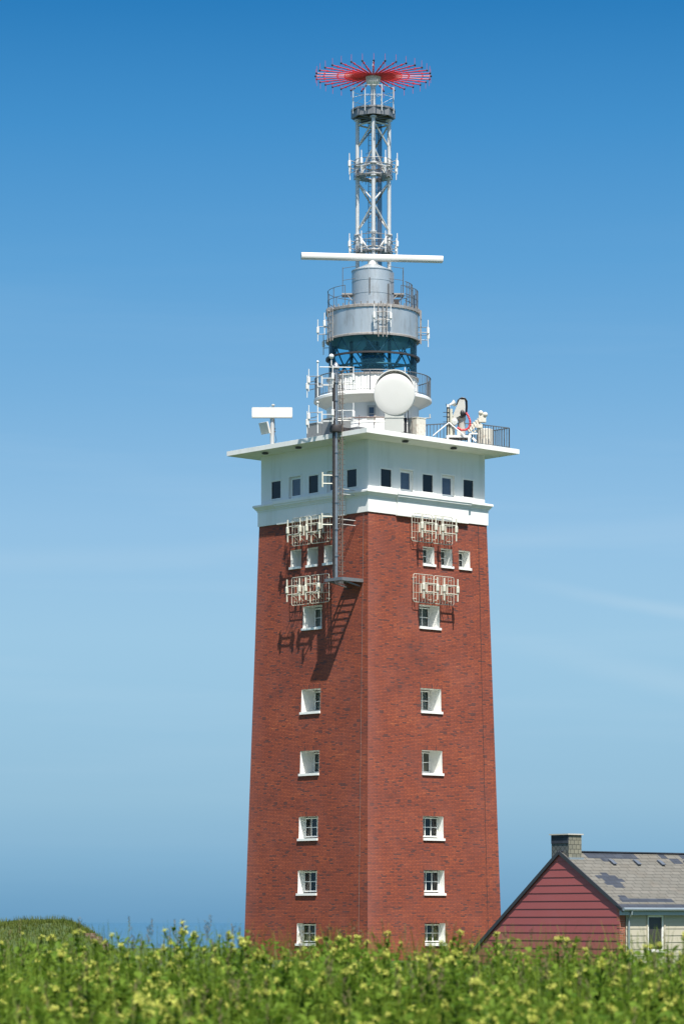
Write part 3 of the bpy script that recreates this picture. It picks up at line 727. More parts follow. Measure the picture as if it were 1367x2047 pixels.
ring8 = [(-27, 'inner front', 'left'), (27, 'inner front', 'right'), (-65, 'outer front', 'left'), (65, 'outer front', 'right'), (-118, 'outer rear', 'left'), (118, 'outer rear', 'right'), (-156, 'inner rear', 'left'), (156, 'inner rear', 'right')]
for lv, zr in (('upper', 44.32), ('lower', 39.62)):
    for an, pos, side in ring8:
        t = R(an - 90); rr = 1.54
        p = Vector((MC.x + rr * math.cos(t), MC.y + rr * math.sin(t), Z(zr)))
        ta = R(-90 + (90 if side == 'right' else -90)) if 40 < abs(an) < 140 else t
        leg_ = Vector((MC.x + (HW if an > 0 else -HW), MC.y, 0)) if abs(an) > 20 else None
        dipole(p, leg_, 'white dipole antenna on the lattice mast, %s ring, %s %s one' % (lv, pos, side), 'dipole antennas on the lattice mast')
# lantern band
def polar(an, r, zr): t = R(an - 90); return Vector((TX + r * math.sin(R(an)), TY - r * math.cos(R(an)), Z(zr)))
for an, r, zr, tgt, lab in ((-93, 3.20, 34.45, -93, 'white dipole antenna standing farthest left of the steel lantern band'), (-104, 2.96, 33.75, -104, 'lower white dipole antenna hung just left of the steel lantern band'),
        (-70, 2.98, 34.62, -70, 'white dipole antenna in front of the left edge of the steel lantern band'), (86, 3.22, 34.35, 88, 'white dipole antenna right of the steel lantern band, with two arms'),
        (97, 3.26, 34.15, 96, 'white dipole antenna just behind its twin at the right of the steel lantern band')):
    dipole(polar(an, r, zr), polar(tgt, 2.66, zr), lab, 'dipole antennas round the lantern band', armmat='dkgalv')
for an, lab, tg in ((1.0, 'white dipole antenna on the front rack of the lantern band, left of its ladder', 9.0), (19.5, 'white dipole antenna on the front rack of the lantern band, right of its ladder', 15.0)):
    dipole(polar(an, 3.0, 34.72), polar(tg, 2.95, 34.7), lab, 'dipole antennas round the lantern band', armmat='dkgalv')
# antenna racks bolted to the band
for nm, cen, wd in (('front', 11, 5), ('left', -62, 6), ('right', 80, 3)):
    t_ = thing('antenna_rack', {'front': 'rusty upright antenna rack bolted to the front of the steel lantern band', 'left': 'upright antenna rack bolted to the left end of the steel lantern band', 'right': 'narrow upright pipe rack at the right edge of the steel lantern band'}[nm], 'rack', (0, 0, 0), 0, 'racks on the lantern band')
    k_ = MB()
    for an in (cen - wd, cen + wd, cen + wd * .1): k_.tube(polar(an, 2.82, 33.55), polar(an, 2.82, 35.5), .032, 6)
    k_.build('upright', 'steel_rim', t_)
    k2 = MB()
    for zr in (34.1, 34.55, 35.0): k2.tube(polar(cen - wd, 2.84, zr), polar(cen + wd, 2.84, zr), .02, 5)
    for an in (cen - wd, cen + wd): 
        for zr in (33.75, 35.38): k2.tube(polar(an, 2.84, zr), polar(an, 2.62, zr), .03, 5)
    k2.build('crossbar', 'steel_rim', t_)

# ------------------------------------------------------------------ big radar
RC = Vector((TX - .05, TY - .75, 0))
RA = thing('radar_scanner', 'long white radar bar turning on a round steel housing above the lantern', 'radar', (RC.x, RC.y, Z(35.5)))
hs = MB(); hs.lathe([(1.17, 0), (1.17, 2.16), (1.2, 2.16), (1.2, 2.21), (1.12, 2.24), (.42, 2.56), (.30, 2.60)], n=48, cap1=True)
for zr in (.8, 1.55): hs.lathe([(1.17, zr - .012), (1.185, zr - .01), (1.185, zr + .01), (1.17, zr + .012)], n=48)
hs.bar((-.2, -1.165, .0), (-.2, -1.165, 2.16), .03, .02)
hs.build('housing', 'steel', RA)
MB().lathe([(.28, 2.56), (.26, 2.66), (.24, 2.8), (.24, 2.9)], n=20, cap1=True).build('neck', 'radar', RA)
bm_ = MB(); prof = [(-.27, -.14), (-.24, -.18), (.22, -.18), (.25, -.14), (.25, .10), (.18, .16), (-.1, .185), (-.22, .15), (-.27, .07)]
Mr = Matrix.Rotation(R(6), 4, 'Z') @ Matrix.Translation((0, 0, 3.30))
vs = []
Mx = Matrix.Translation((0, 0, 3.01)) @ Matrix.Rotation(R(7), 4, 'Z') @ Matrix.Rotation(R(90), 4, 'Z')
bm_.prism(prof, -4.13, 4.13, 0, Mx)
bmo = bm_.build('radar_bar', 'radar', RA, ang=50)
cg = MB()
for an in (58, 66, 74, 82): cg.tube((2.3 * math.sin(R(an)) + .05, -2.3 * math.cos(R(an)) + .75, .0), (2.3 * math.sin(R(an)) + .05, -2.3 * math.cos(R(an)) + .75, 1.5), .028, 5)
for zz in (.4, .8, 1.2, 1.5): cg.path([(2.3 * math.sin(R(an)) + .05, -2.3 * math.cos(R(an)) + .75, zz) for an in (54, 62, 70, 78, 86)], .022, 5)
cg.build('ladder_cage', 'rail', RA)
pb = MB(); pb.box(1.25, 1.55, -.5, -.2, 0, .5); pb.bar((1.4, -.5, .2), (1.75, -.3, .65), .04); pb.bar((.95, -.75, 0), (.95, -.75, 1.35), .05); pb.bar((-.15, -1.2, .72), (-.15, -1.2, 1.62), .05); pb.build('cable_box', 'iron', RA)
# ladder shaft, small side platforms and rails of the housing
sd = MB(); sd.box(.80, 1.26, -.45, .15, 0, 2.05); sd.bar((1.0, -.45, 0), (1.0, -.45, 2.0), .05)
sd.build('cable_shaft', 'shaftsteel', RA)
for s in (-1, 1):
    pf = MB(); x0, x1 = (1.15, 1.85) if s > 0 else (-1.75, -1.15)
    pf.box(x0, x1, -.45, .45, .78, .86); pf.bar((x0 if s > 0 else x1, -.4, .45), ((x0 + x1) / 2, -.4, .8), .05); pf.build('side_platform', 'steel_rim', RA)
    q = MB(); xo = x1 - .05 if s > 0 else x0 + .05
    for y in (-.42, .42): q.tube((xo, y, .82), (xo, y, 2.35), .024, 6)
    for zz in (2.3, 1.6): q.tube((xo, -.42, zz), (xo, .42, zz), .018, 5); q.tube((xo, -.42, zz), ((.95 if s > 0 else -.95), -.62, zz + .08), .016, 5)
    q.build('side_railing', 'rail', RA)

# ------------------------------------------------------------------ antenna pole on the left face
PA, PB = -6.22, -3.69
pp = W(PA, PB, 0)
PO = thing('antenna_pole', 'tall steel antenna pole with cable ladder standing off the left face', 'pole', (pp.x, pp.y, 0))
pm = MB().tube((0, 0, Z(19.25)), (0, 0, Z(30.95)), .125, 16)
pm.lathe([(.125, 30.95), (.2, 31.0), (.2, 31.12), (.1, 31.3), (.02, 31.36)], (0, 0, E), 14)
for zr in (20.5, 22, 23.5, 25, 26.3, 29.2, 30.2): pm.lathe([(.125, zr - .04), (.17, zr - .04), (.17, zr + .04), (.125, zr + .04)], (0, 0, E), 16)
pm.build('shaft', 'poleskin', PO)
cl = MB(); dx = .36
cl.bar((dx, -.05, Z(19.4)), (dx, -.05, Z(30.9)), .07, .06); cl.bar((dx - .14, .1, Z(19.4)), (dx - .14, .1, Z(30.6)), .05)
for k in range(40): cl.bar((.1, -.02, Z(19.6 + .285 * k)), (dx + .15, -.06, Z(19.6 + .285 * k)), .022)
cl.build('cable_ladder', 'rustladder', PO)
st_ = MB(); 
for k in range(38): st_.tube((-.02, -.1, Z(19.7 + .29 * k)), (-.22, -.16, Z(19.7 + .29 * k)), .014, 5)
st_.tube((-.15, -.06, Z(19.3)), (-.15, -.06, Z(30.5)), .055, 6)
st_.tube((-.09, -.15, Z(19.3)), (-.09, -.15, Z(30.5)), .045, 6)
st_.build('dark_cable', 'iron', PO)
cp = MB(); cp.lathe([(.16, -.2), (.34, -.2), (.38, -.05), (.34, .16), (.16, .2)], (0, 0, Z(27.62)), 16)
inn = toloc((pp.x, pp.y, 0))
tip = W(-5.6, PB, 0) - pp
cp.bar((0, 0, Z(27.6)), (tip.x, tip.y, Z(27.6)), .22, .22); cp.bar((dx, 0, Z(27.58)), (tip.x + .35, tip.y, Z(27.58)), .25, .2)
cp.build('roof_clamp', 'iron', PO)
for zr in (24.0, 22.3):
    br = MB(); wp = W(-4.75, PB, 0) - pp
    for dz in (0, .28): br.tube((0, 0, Z(zr + dz)), (wp.x, wp.y, Z(zr + dz)), .03, 6)
    br.build('wall_bracket', 'galv', PO)
# dipoles on two levels of the pole, and its stub antennas
def pole_dipoles(lv, zr):
    b = Vector((pp.x, pp.y, Z(zr)))
    for off, lab in (((-1.52, .15), 'far left one'), ((-.18, -.62), 'one in front of the pole'), ((.98, -.15), 'one to the right of the pole')):
        dipole(b + Vector((off[0], off[1], .08 if off[0] > -1 else 0)), b + Vector((-1.02, .05, 0)) if off[0] < -1 else b, 'white dipole antenna, %s level of the side pole, %s' % (lv, lab), 'dipole antennas on the side pole', armmat='dkgalv' if off[0] < -1 else 'galv')
    dipole(b + Vector((-1.62, .9, -.22)), b + Vector((-1.02, .1, 0)), 'white dipole antenna, %s level of the side pole, behind the far left one' % lv, 'dipole antennas on the side pole', armmat='dkgalv')
    fr = MB(); fr.bar((0, 0, Z(zr + .1)), (-.78, .0, Z(zr + .1)), .05); fr.bar((0, 0, Z(zr - .28)), (-.78, 0, Z(zr - .28)), .09)
    fr.bar((-.78, 0, Z(zr - .42)), (-.78, 0, Z(zr + .28)), .09); fr.bar((-.78, 0, Z(zr + .22)), (-1.02, .03, Z(zr + .22)), .08); fr.bar((-.78, 0, Z(zr - .36)), (-1.02, .03, Z(zr - .36)), .08)
    fr.tube((0, 0, Z(zr - .25)), (1.2, -.1, Z(zr - .25)), .025, 6)
    for xx in (-.15, .38): fr.tube((xx, -.2, Z(zr - .28)), (xx, -.2, Z(zr + .35)), .03, 6)
    fr.build('antenna_bracket', 'galv', PO)
    wh = MB(); wh.tube((-1.02, .05, Z(zr - .95)), (-1.02, .05, Z(zr + .72 + (.25 if lv == 'upper' else 0))), .035, 8); wh.sphere((-1.02, .05, Z(zr + .78 + (.25 if lv == 'upper' else 0))), .075, 10)
    wh.build('ball_tipped_whip', 'antw', PO)
pole_dipoles('upper', 30.35); pole_dipoles('lower', 28.32)
MB().tube((-.25, -.3, Z(31.1)), (-.25, -.3, Z(31.5)), .03, 6).sphere((-.25, -.3, Z(31.62)), .14, 12).build('ball_antenna', 'antw', PO)
MB().tube((-.9, -.3, Z(31.02)), (.9, -.2, Z(31.02)), .022, 5).build('top_crossbar', 'galv', PO)
sb_ = thing('stub_antenna', 'short cream stub antenna on two arms left of the pole beside the white storey', 'antenna', (pp.x - .75, pp.y - .1, Z(24.75)), 0, 'stub antennas on the side pole')
MB().tube((0, 0, -.42), (0, 0, .42), .05, 8).build('rod', 'ant', sb_)
for zz in (-.22, .24): MB().tube((0, 0, zz), (.72, .08, zz), .04, 6).build('mounting_arm', 'ant', sb_)
s2 = copy_tree(sb_); s2.location = (pp.x - .78, pp.y - .1, Z(22.45)); s2['label'] = 'short cream stub antenna on two arms left of the pole just under the white cornice'

# bracket platform that carries the pole
bp_ = thing('bracket_platform', 'small grated steel platform on brackets under the pole foot on the left face', 'platform', (TX, TY, 0), TH)
pf = MB(); w0 = -hz(19.2)
pf.box(-6.32, -5.98, -4.34, -3.03, Z(19.18), Z(19.23)); pf.box(w0 - .30, w0 - .02, -4.34, -3.03, Z(19.18), Z(19.23))
for k in range(9): a_ = -5.88 + .115 * k; pf.box(a_, a_ + .022, -4.34, -3.03, Z(19.16), Z(19.23))
pf.build('grating', 'dkgalv', bp_)
pe = MB(); pe.box(-6.40, -6.32, -4.40, -2.95, Z(19.08), Z(19.25)); pe.box(-6.32, w0, -4.40, -4.34, Z(19.06), Z(19.25)); pe.box(-6.32, w0, -3.03, -2.97, Z(19.06), Z(19.25))
pe.build('edge_beam', 'dkgalv', bp_)
for b_ in (-4.2, -3.15): MB().bar((-6.1, b_, Z(19.08)), (w0 - .1, b_, Z(18.85)), .08).build('strut', 'dkgalv', bp_)

# ------------------------------------------------------------------ grid antennas on the brick faces
def make_panel():
    r_ = thing('panel_antenna', '', 'antenna')
    gr = MB(); w, h, rc = 1.58, 1.60, .12
    pts = []
    for cx, cz, a in ((w / 2 - rc, h / 2 - rc, 0), (-w / 2 + rc, h / 2 - rc, 90), (-w / 2 + rc, -h / 2 + rc, 180), (w / 2 - rc, -h / 2 + rc, 270)):
        for k in range(5): t = R(a + 22.5 * k); pts.append((cx + rc * math.cos(t), 0, cz + rc * math.sin(t)))
    gr.path(pts, .019, 6, closed=True)
    for k in range(1, 7): x = -w / 2 + w * k / 7; gr.tube((x, 0, -h / 2), (x, 0, h / 2), .0085, 5)
    for z in (-.26, .26): gr.tube((-w / 2, 0, z), (w / 2, 0, z), .011, 6)
    gr.build('reflector_grid', 'ant', r_)
    for z in (-.24, .24): MB().tube((-.62, -.58, z), (.62, -.58, z), .028, 8).build('crossbar', 'ant', r_)
    for x in (-.22, .22):
        b = MB(); b.tube((x, -.02, -.27), (x, -.02, .27), .045, 6)
        for z in (-.24, .24): b.tube((x, 0, z), (x, -.58, z), .018, 6)
        b.tube((x, 0, -.6), (x, -.5, -.24), .018, 5)
        b.build('boom', 'ant', r_)
    for x in (-.6, .6):
        for z in (-.6, .6): MB().tube((x, 0, z), (x, .26, z), .028, 6).build('wall_stay', 'ant', r_)
    for x in (-.54, .54):
        MB().tube((x, -.58, -.64), (x, -.58, -.17), .042, 10).build('lower_rod', 'ant', r_)
        MB().tube((x, -.58, .14), (x, -.58, .64), .042, 10).build('upper_rod', 'ant', r_)
        MB().lathe([(.06, .22), (.10, .17), (.10, -.13), (.06, -.18)], (x, -.58, 0), 12, cap0=True, cap1=True).build('junction_box', 'ant', r_)
    return r_
pproto = make_panel(); first = True
for face, rows in (('R', [(-.79, 22.40), (.83, 22.40), (-.75, 18.94), (.86, 18.94)]), ('L', [(.63, 22.38), (-1.02, 22.38), (.59, 18.95), (-1.03, 18.95)])):
    for i, (u, zr) in enumerate(rows):
        o = pproto if first else copy_tree(pproto); first = False
        p = fp(face, u, zr, .27); o.location = W(p.x, p.y, p.z)
        o.rotation_euler = (0, 0, TH + (0 if face == 'R' else R(-90)))
        lv = 'just below the white cornice' if i < 2 else 'between the small windows and the larger one below'
        if face == 'R': sd_ = 'nearer the near corner' if i % 2 == 0 else 'farther from the corner'
        else: sd_ = 'farther from the corner' if i % 2 == 0 else 'nearer the near corner'
        o['label'] = 'cream grid antenna, %s brick face %s, %s' % ('right' if face == 'R' else 'left', 'under the cornice' if i < 2 else 'below the small windows', sd_)
        o['group'] = 'grid antennas on the brick faces'

# ------------------------------------------------------------------ things on the roof slab
SZ = Z(ST + .03)
def roof(name, label, cat, a, b, rz=0, group=None): p = W(a, b, SZ); return thing(name, label, cat, p, rz, group)
# dish
ds = roof('dish_antenna', 'large round white drum-shaped dish antenna on a pale box above the tower corner', 'antenna', -2.75, -4.75)
bx_ = MB(); bx_.box(-.53, .53, -.35, .5, .15, 1.30); bx_.box(-.56, .56, -.38, .53, .96, 1.02); bx_.build('equipment_box', 'palegrey', ds, smooth=False)
ft = MB()
for x in (-.4, .4): ft.box(x - .08, x + .08, -.3, .45, 0, .15)
ft.box(.56, .72, -.1, .3, .1, 1.0); ft.bar((-.5, .1, .15), (-1.0, -.3, .02), .06); ft.bar((.5, .1, .25), (1.2, .2, .02), .06); ft.bar((.8, .3, 0), (.8, .3, 1.5), .04); ft.bar((1.0, .35, 0), (1.0, .35, .9), .04)
ft.build('foot_frame', 'black', ds)
Md = Matrix.Translation((0.03, -.05, 2.30)) @ Matrix.Rotation(R(-4), 4, 'Z') @ Matrix.Rotation(R(96), 4, 'X')
def xf(mb, M4): mb.v = [M4 @ v for v in mb.v]; return mb
rdm = MB().lathe([(1.16, -.02), (1.16, .42), (1.14, .46), (1.10, .475), (.75, .50), (.35, .515), (.01, .52)], n=72)
xf(rdm, Md).build('radome', 'radar', ds, ang=40)
rfl = MB().lathe([(1.08, .30), (1.14, .30), (1.14, -.10), (1.06, -.12), (.9, -.3), (.4, -.5), (.05, -.55)], (0, .27, -.02), n=72)
xf(rfl, Md).build('reflector', 'radar', ds)
MB().box(-.50, .50, -.15, .35, 1.302, 1.75).tube((0, .35, 1.5), (0, .35, 2.4), .14, 12).build('mount', 'radar', ds)
MB().tube((.62, .45, 1.0), (.62, .45, 3.95), .028, 6).build('whip_aerial', 'antw', ds)
# white block
bk_ = roof('concrete_block', 'rust streaked white block standing at the slab edge right of the dish', 'block', -1.28, -5.05, TH)
MB().box(-.36, .36, -.36, .36, 0, 1.07).box(-.38, .38, -.38, .38, 1.07, 1.12).build('body', 'rusty', bk_, smooth=False)
# cabinets on the left
for k, (b0, w_, h_, lab) in enumerate(((-.75, 1.25, .90, 'grey metal cabinet on the roof left of the pole, the outer one'), (-2.08, 1.38, 1.02, 'grey metal cabinet on the roof behind the pole, the inner one'))):
    cbn = roof('equipment_cabinet', lab, 'cabinet', -4.75, b0, TH, 'roof cabinets')
    MB().box(-.5, .5, -w_ / 2, w_ / 2, .03, h_).build('casing', 'greybox', cbn, smooth=False)
    MB().box(-.515, -.5, -w_ / 2 + .06, w_ / 2 - .06, .1, h_ - .08).build('door', 'greybox', cbn, smooth=False)
    MB().box(-.53, .53, -w_ / 2 - .02, w_ / 2 + .02, h_, h_ + .04).build('lid', 'greybox', cbn, smooth=False)
wk = roof('walkway_grating', 'dark sloping walkway grating lying on the roof beside the pole', 'walkway', -4.2, -4.1, TH)
q = MB()
for k in range(12): q.box(-1.3, 1.0, -.6 + .1 * k, -.54 + .1 * k, .18, .24)
q.box(-1.3, -1.22, -.62, .58, .0, .18); q.box(.92, 1.0, -.62, .58, 0, .18); q.build('grating', 'dkgalv', wk)
# small radar at the left corner
sr_ = roof('roof_radar', 'small white slab radar on a steel post at the left corner of the roof', 'radar', -5.25, 2.87)
MB().lathe([(.24, 0), (.24, .04), (.125, .05), (.125, 1.62)], n=16, cap1=True).build('post', 'galv', sr_)
rb = MB(); rb.prism([(-1.17, 1.70), (-1.13, 1.66), (1.13, 1.66), (1.17, 1.70), (1.17, 2.18), (1.13, 2.22), (-1.13, 2.22), (-1.17, 2.18)], -.26, -.02); rb.box(-.6, .6, -.02, .14, 1.75, 2.1)
rb.build('radar_panel', 'radar', sr_, smooth=False)
MB().box(-1.16, 1.16, -.262, -.02, 1.62, 1.66).build('lower_lip', 'palegrey', sr_, smooth=False)
MB().tube((.05, .1, 2.1), (.05, .1, 2.38), .045, 8).lathe([(.05, 2.36), (.11, 2.38), (.11, 2.42), (.05, 2.46)], (.05, .1, 0), 12).tube((-.1, .1, 2.2), (-.1, .1, 2.32), .03, 6).build('top_lamp', 'palegrey', sr_)
cabm = MB(); cabm.path([(.12, -.05, .1), (.25, -.1, .35), (.16, -.05, .7), (.15, -.02, 1.2), (.13, 0, 1.6)], .014, 5); cabm.path([(.12, 0, 1.0), (.2, 0, 1.02)], .03, 5); cabm.path([(.12, 0, .85), (.2, 0, .86)], .03, 5); cabm.build('cable', 'black', sr_)
fpn = roof('flat_panel_antenna', 'tilted white flat panel antenna seen from behind, left of the small radar post', 'antenna', -5.25, 2.87)
Mp = Matrix.Translation((-.42, -.25, 1.02)) @ Matrix.Rotation(R(-48), 4, 'Z') @ Matrix.Rotation(R(18), 4, 'X')
MB().box(-.36, .36, -.06, .05, -.34, .34, 0, Mp).build('panel', 'radar', fpn, smooth=False)
q = MB(); q.box(-.28, .28, .05, .11, -.28, .28, 0, Mp); q.bar(Mp @ Vector((0, .1, 0)), (-.08, 0, .95), .07); q.bar(Mp @ Vector((.2, .1, -.1)), (-.08, 0, .7), .04); q.build('back_frame', 'dkgalv', fpn, smooth=False)

# crane with hoses, loudspeaker post, tank
CB = (2.2, -5.0)
cr_ = roof('deck_crane', 'weathered cream crane with black hoses and a red spiral hose on the roof', 'crane', *CB)
q = MB()
q.box(-.80, .62, -.62, -.52, .30, .42); q.box(-.80, .62, .42, .52, .30, .42); q.box(-.80, -.7, -.5, .42, .3, .42); q.box(.52, .62, -.5, .42, .3, .42); q.box(-.66, .5, -.48, .4, .36, .40)
for x in (-.72, .5):
    for y in (-.56, .46): q.box(x - .06, x + .06, y - .06, y + .06, 0, .3)
q.box(.55, 1.0, -.5, -.4, .5, .57); q.bar((.7, -.45, .3), (.9, -.45, .1), .12)
q.build('base_frame', 'antw', cr_, smooth=False)
MB().lathe([(.3, .40), (.3, .5), (.21, .52), (.2, 1.3), (.24, 1.45), (.24, 1.56)], (.10, 0, 0), 18, cap1=True).build('pedestal', 'crane', cr_)
hd = MB(); hd.prism([(-.50, 1.42), (-.40, 1.38), (-.05, 1.56), (.26, 1.74), (.30, 2.1), (.26, 2.50), (-.04, 2.52), (-.20, 2.15)], -.37, .2); hd.prism([(-.5, 1.3), (-.34, 1.28), (.0, 1.5), (-.05, 1.6)], -.3, .26); hd.build('head', 'crane', cr_, smooth=False)
lg = MB(); lg.box(-.5, -.3, -.3, -.1, .42, 1.1); lg.bar((-.4, -.2, 1.1), (-.1, -.1, 1.5), .14); lg.box(-.18, .0, -.42, -.28, .42, .85); lg.build('ram', 'rusty', cr_)
bo = MB(); bo.bar((.45, .1, .80), (1.38, .3, 1.62), .20, .26); 
for i in range(6): f = .15 + i * .14; p0 = Vector((.45, -.02, .80)).lerp(Vector((1.38, .18, 1.62)), f); bo.bar(p0 + Vector((-.1, 0, .14)), p0 + Vector((.1, 0, -.2)), .05)
bo.box(1.08, 1.50, .05, .42, 1.30, 1.78); bo.sphere((1.2, .1, 1.82), .14, 8); bo.sphere((1.45, .1, 1.72), .15, 8); bo.box(.95, 1.3, 0, .3, .95, 1.15); bo.bar((.5, .1, .55), (1.25, .25, 1.0), .1)
bo.build('boom', 'rusty', cr_)
bh = MB(); rnd = random.Random(5)
for i in range(9):
    y = -.3 + .055 * i; j = rnd.uniform(-.05, .05)
    bh.path([(-.16 + j, y, 2.3 + j), (-.06 + j, y, 2.56), (.10, y, 2.62 + j), (.28 + j, y, 2.60 - j), (.37 + j * .6, y, 2.45), (.38 + j * .6, y, 2.1), (.36 + j * .6, y, 1.80), (.28, y, 1.6 + j)], .036, 6)
bh.path([(-.40, -.3, 1.42), (-.15, -.32, 1.60), (.1, -.32, 1.52), (.25, -.3, 1.66)], .05, 6); bh.path([(.05, -.3, 2.5), (.2, -.32, 2.2), (.12, -.3, 1.9), (.14, -.3, 1.55)], .03, 6); bh.sphere((.12, -.27, 1.72), .17, 10, 0, 1.5)
bh.build('black_hose', 'black', cr_)
rh = MB(); arc = [(.33, 1.76), (.46, 1.55), (.56, 1.30), (.57, 1.05), (.48, .86), (.30, .76), (.08, .75), (-.18, .90)]
pts = []
for (x0, z0_), (x1, z1_) in zip(arc, arc[1:]):
    for i in range(8): f = i / 8; pts.append((x0 + (x1 - x0) * f, -.42, z0_ + (z1_ - z0_) * f))
pts.append((arc[-1][0], -.42, arc[-1][1]))
rh.path(pts, .06, 8, radii=[.052 + (.022 if i % 3 == 0 else 0) for i in range(len(pts))]); rh.build('red_hose', 'redhose', cr_)
sdm = MB(); xf(sdm.lathe([(.01, .08), (.17, .05), (.18, .0), (.18, -.08), (.05, -.15)], n=24), Matrix.Translation((-.33, -.55, 1.22)) @ Matrix.Rotation(R(80), 4, 'X') @ Matrix.Scale(1.2, 4, (0, 1, 0))); sdm.build('small_dish', 'palegrey', cr_)
ls = roof('loudspeaker_post', 'braced pipe post with cables carrying a small white horn loudspeaker beside the crane', 'post', CB[0] - .82, CB[1] + .12)
q = MB(); q.tube((0, 0, 0), (0, 0, 2.02), .045, 8); q.tube((.16, 0, .3), (.16, 0, 1.95), .09, 8); q.build('post', 'ant', ls)
q = MB(); q.tube((-.07, -.06, .1), (-.07, -.06, 2.1), .03, 5); q.tube((.06, -.09, .5), (.06, -.09, 2.2), .022, 5)
for z in (1.2, 1.5, 1.75): q.bar((-.3, -.05, z), (.28, -.05, z), .03)
q.bar((-.06, -.05, 2.0), (-.14, -.05, 2.25), .03)
q.build('cable', 'black', ls)
for xe in (-.88, .92): MB().tube((.03, -.12, 1.15), (xe, -.25, .38), .035, 8).build('stay', 'antw', ls)
hn = MB(); xf(hn.lathe([(.05, 0), (.06, .12), (.10, .22), (.19, .33), (.205, .34)], n=20), Matrix.Translation((.05, -.02, 2.18)) @ Matrix.Rotation(R(68), 4, 'Y') @ Matrix.Rotation(R(-20), 4, 'X')); hn.box(-.08, .1, -.1, .1, 2.05, 2.2); hn.build('horn', 'antw', ls)
tk = roof('roof_tank', 'round cream ribbed tank behind the railing near the right corner of the roof', 'tank', 4.85, -4.35)
q = MB(); q.lathe([(.47, 0), (.47, 1.16), (.44, 1.2), (.05, 1.22)], n=10, cap1=True); q.build('body', 'rusty', tk, smooth=False)
q = MB(); 
for an in (-110, -84, -62): t = R(an); q.bar((.465 * math.cos(t), .465 * math.sin(t), .35), (.465 * math.cos(t), .465 * math.sin(t), .6), .04, .03)
q.build('handle', 'dkgalv', tk)
place_arms()

# ------------------------------------------------------------------ the house
PH = R(40); KX, KY = 13.24, 150.0
HO = thing('house', 'low house with dark red boarded gable, weathered slate roof and cream side wall', 'house', (KX, KY, 0), PH)
# local: x along the ridge, y across the gable (away from the viewer)
EZ, RZ, RY, LEFT = .645, 3.316, 4.113, 9.255; HLEN = 20.0; G0 = -2.7
M['maroon'] = mat('maroon_boards', (.32, .082, .080), .55, var=.10, vscale=1.3, dirt=(.30, .10, .11), dscale=2.5, damt=.5, stretch=(1, .3, 1))
M['cream'] = mat('cream_boards', (.43, .395, .305), .6, var=.06, vscale=1.2, dirt=(.36, .34, .25), dscale=2, damt=.4)
M['housepane'] = mat('brown_grey_pane', (.05, .047, .042), .08, spec=.4, var=.6, vscale=1.3, stretch=(1.5, 1, .5))
M['trimdark'] = mat('dark_slate_trim', (.035, .038, .045), .5, var=.2)
M['zinc'] = mat('zinc_grey', (.28, .33, .36), .45, metal=.4, var=.1)
M['ventmetal'] = mat('dark_vent_metal', (.12, .14, .17), .5, metal=.3)
M['fascia'] = mat('blue_grey_fascia', (.30, .36, .37), .55)
M['brickhouse'] = brick_mat('house_brick', cols=[(0, (.22, .05, .03)), (1, (.42, .10, .05))], mcol=(.3, .2, .15))
def slate_mat(name, cols, bw, rh, gap, patch=None):
    m = bpy.data.materials.new(name); m.use_nodes = True; n, l = m.node_tree.nodes, m.node_tree.links; b = n['Principled BSDF']; b.inputs['Roughness'].default_value = .7; b.inputs['Specular IOR Level'].default_value = .3
    uv = n.new('ShaderNodeUVMap'); bt = n.new('ShaderNodeTexBrick'); bt.inputs['Scale'].default_value = 1; bt.inputs['Brick Width'].default_value = bw; bt.inputs['Row Height'].default_value = rh; bt.inputs['Mortar Size'].default_value = gap
    bt.inputs['Color1'].default_value = (*cols[0], 1); bt.inputs['Color2'].default_value = (*cols[1], 1); bt.inputs['Mortar'].default_value = (*cols[2], 1)
    l.new(uv.outputs[0], bt.inputs['Vector'])
    nz = n.new('ShaderNodeTexNoise'); nz.inputs['Scale'].default_value = .9; nz.inputs['Detail'].default_value = 8; nz.inputs['Roughness'].default_value = .7; l.new(uv.outputs[0], nz.inputs['Vector'])
    mr_ = n.new('ShaderNodeMapRange'); mr_.inputs[1].default_value = .5; mr_.inputs[2].default_value = .75; mr_.inputs[4].default_value = .6; l.new(nz.outputs['Fac'], mr_.inputs[0])
    mx = n.new('ShaderNodeMix'); mx.data_type = 'RGBA'; mx.inputs[7].default_value = (*cols[3], 1); l.new(mr_.outputs[0], mx.inputs[0]); l.new(bt.outputs['Color'], mx.inputs[6]); l.new(mx.outputs[2], b.inputs['Base Color'])
    bp = n.new('ShaderNodeBump'); bp.invert = True; bp.inputs['Distance'].default_value = .02; bp.inputs['Strength'].default_value = .6; l.new(bt.outputs['Fac'], bp.inputs['Height']); l.new(bp.outputs[0], b.inputs['Normal'])
    return m
M['slate'] = slate_mat('weathered_slates', [(.118, .114, .098), (.148, .141, .122), (.055, .053, .046), (.122, .102, .078)], .62, .30, .016)
M['newslate'] = slate_mat('dark_slates', [(.032, .039, .054), (.046, .055, .072), (.022, .025, .031), (.05, .055, .062)], .62, .30, .012)
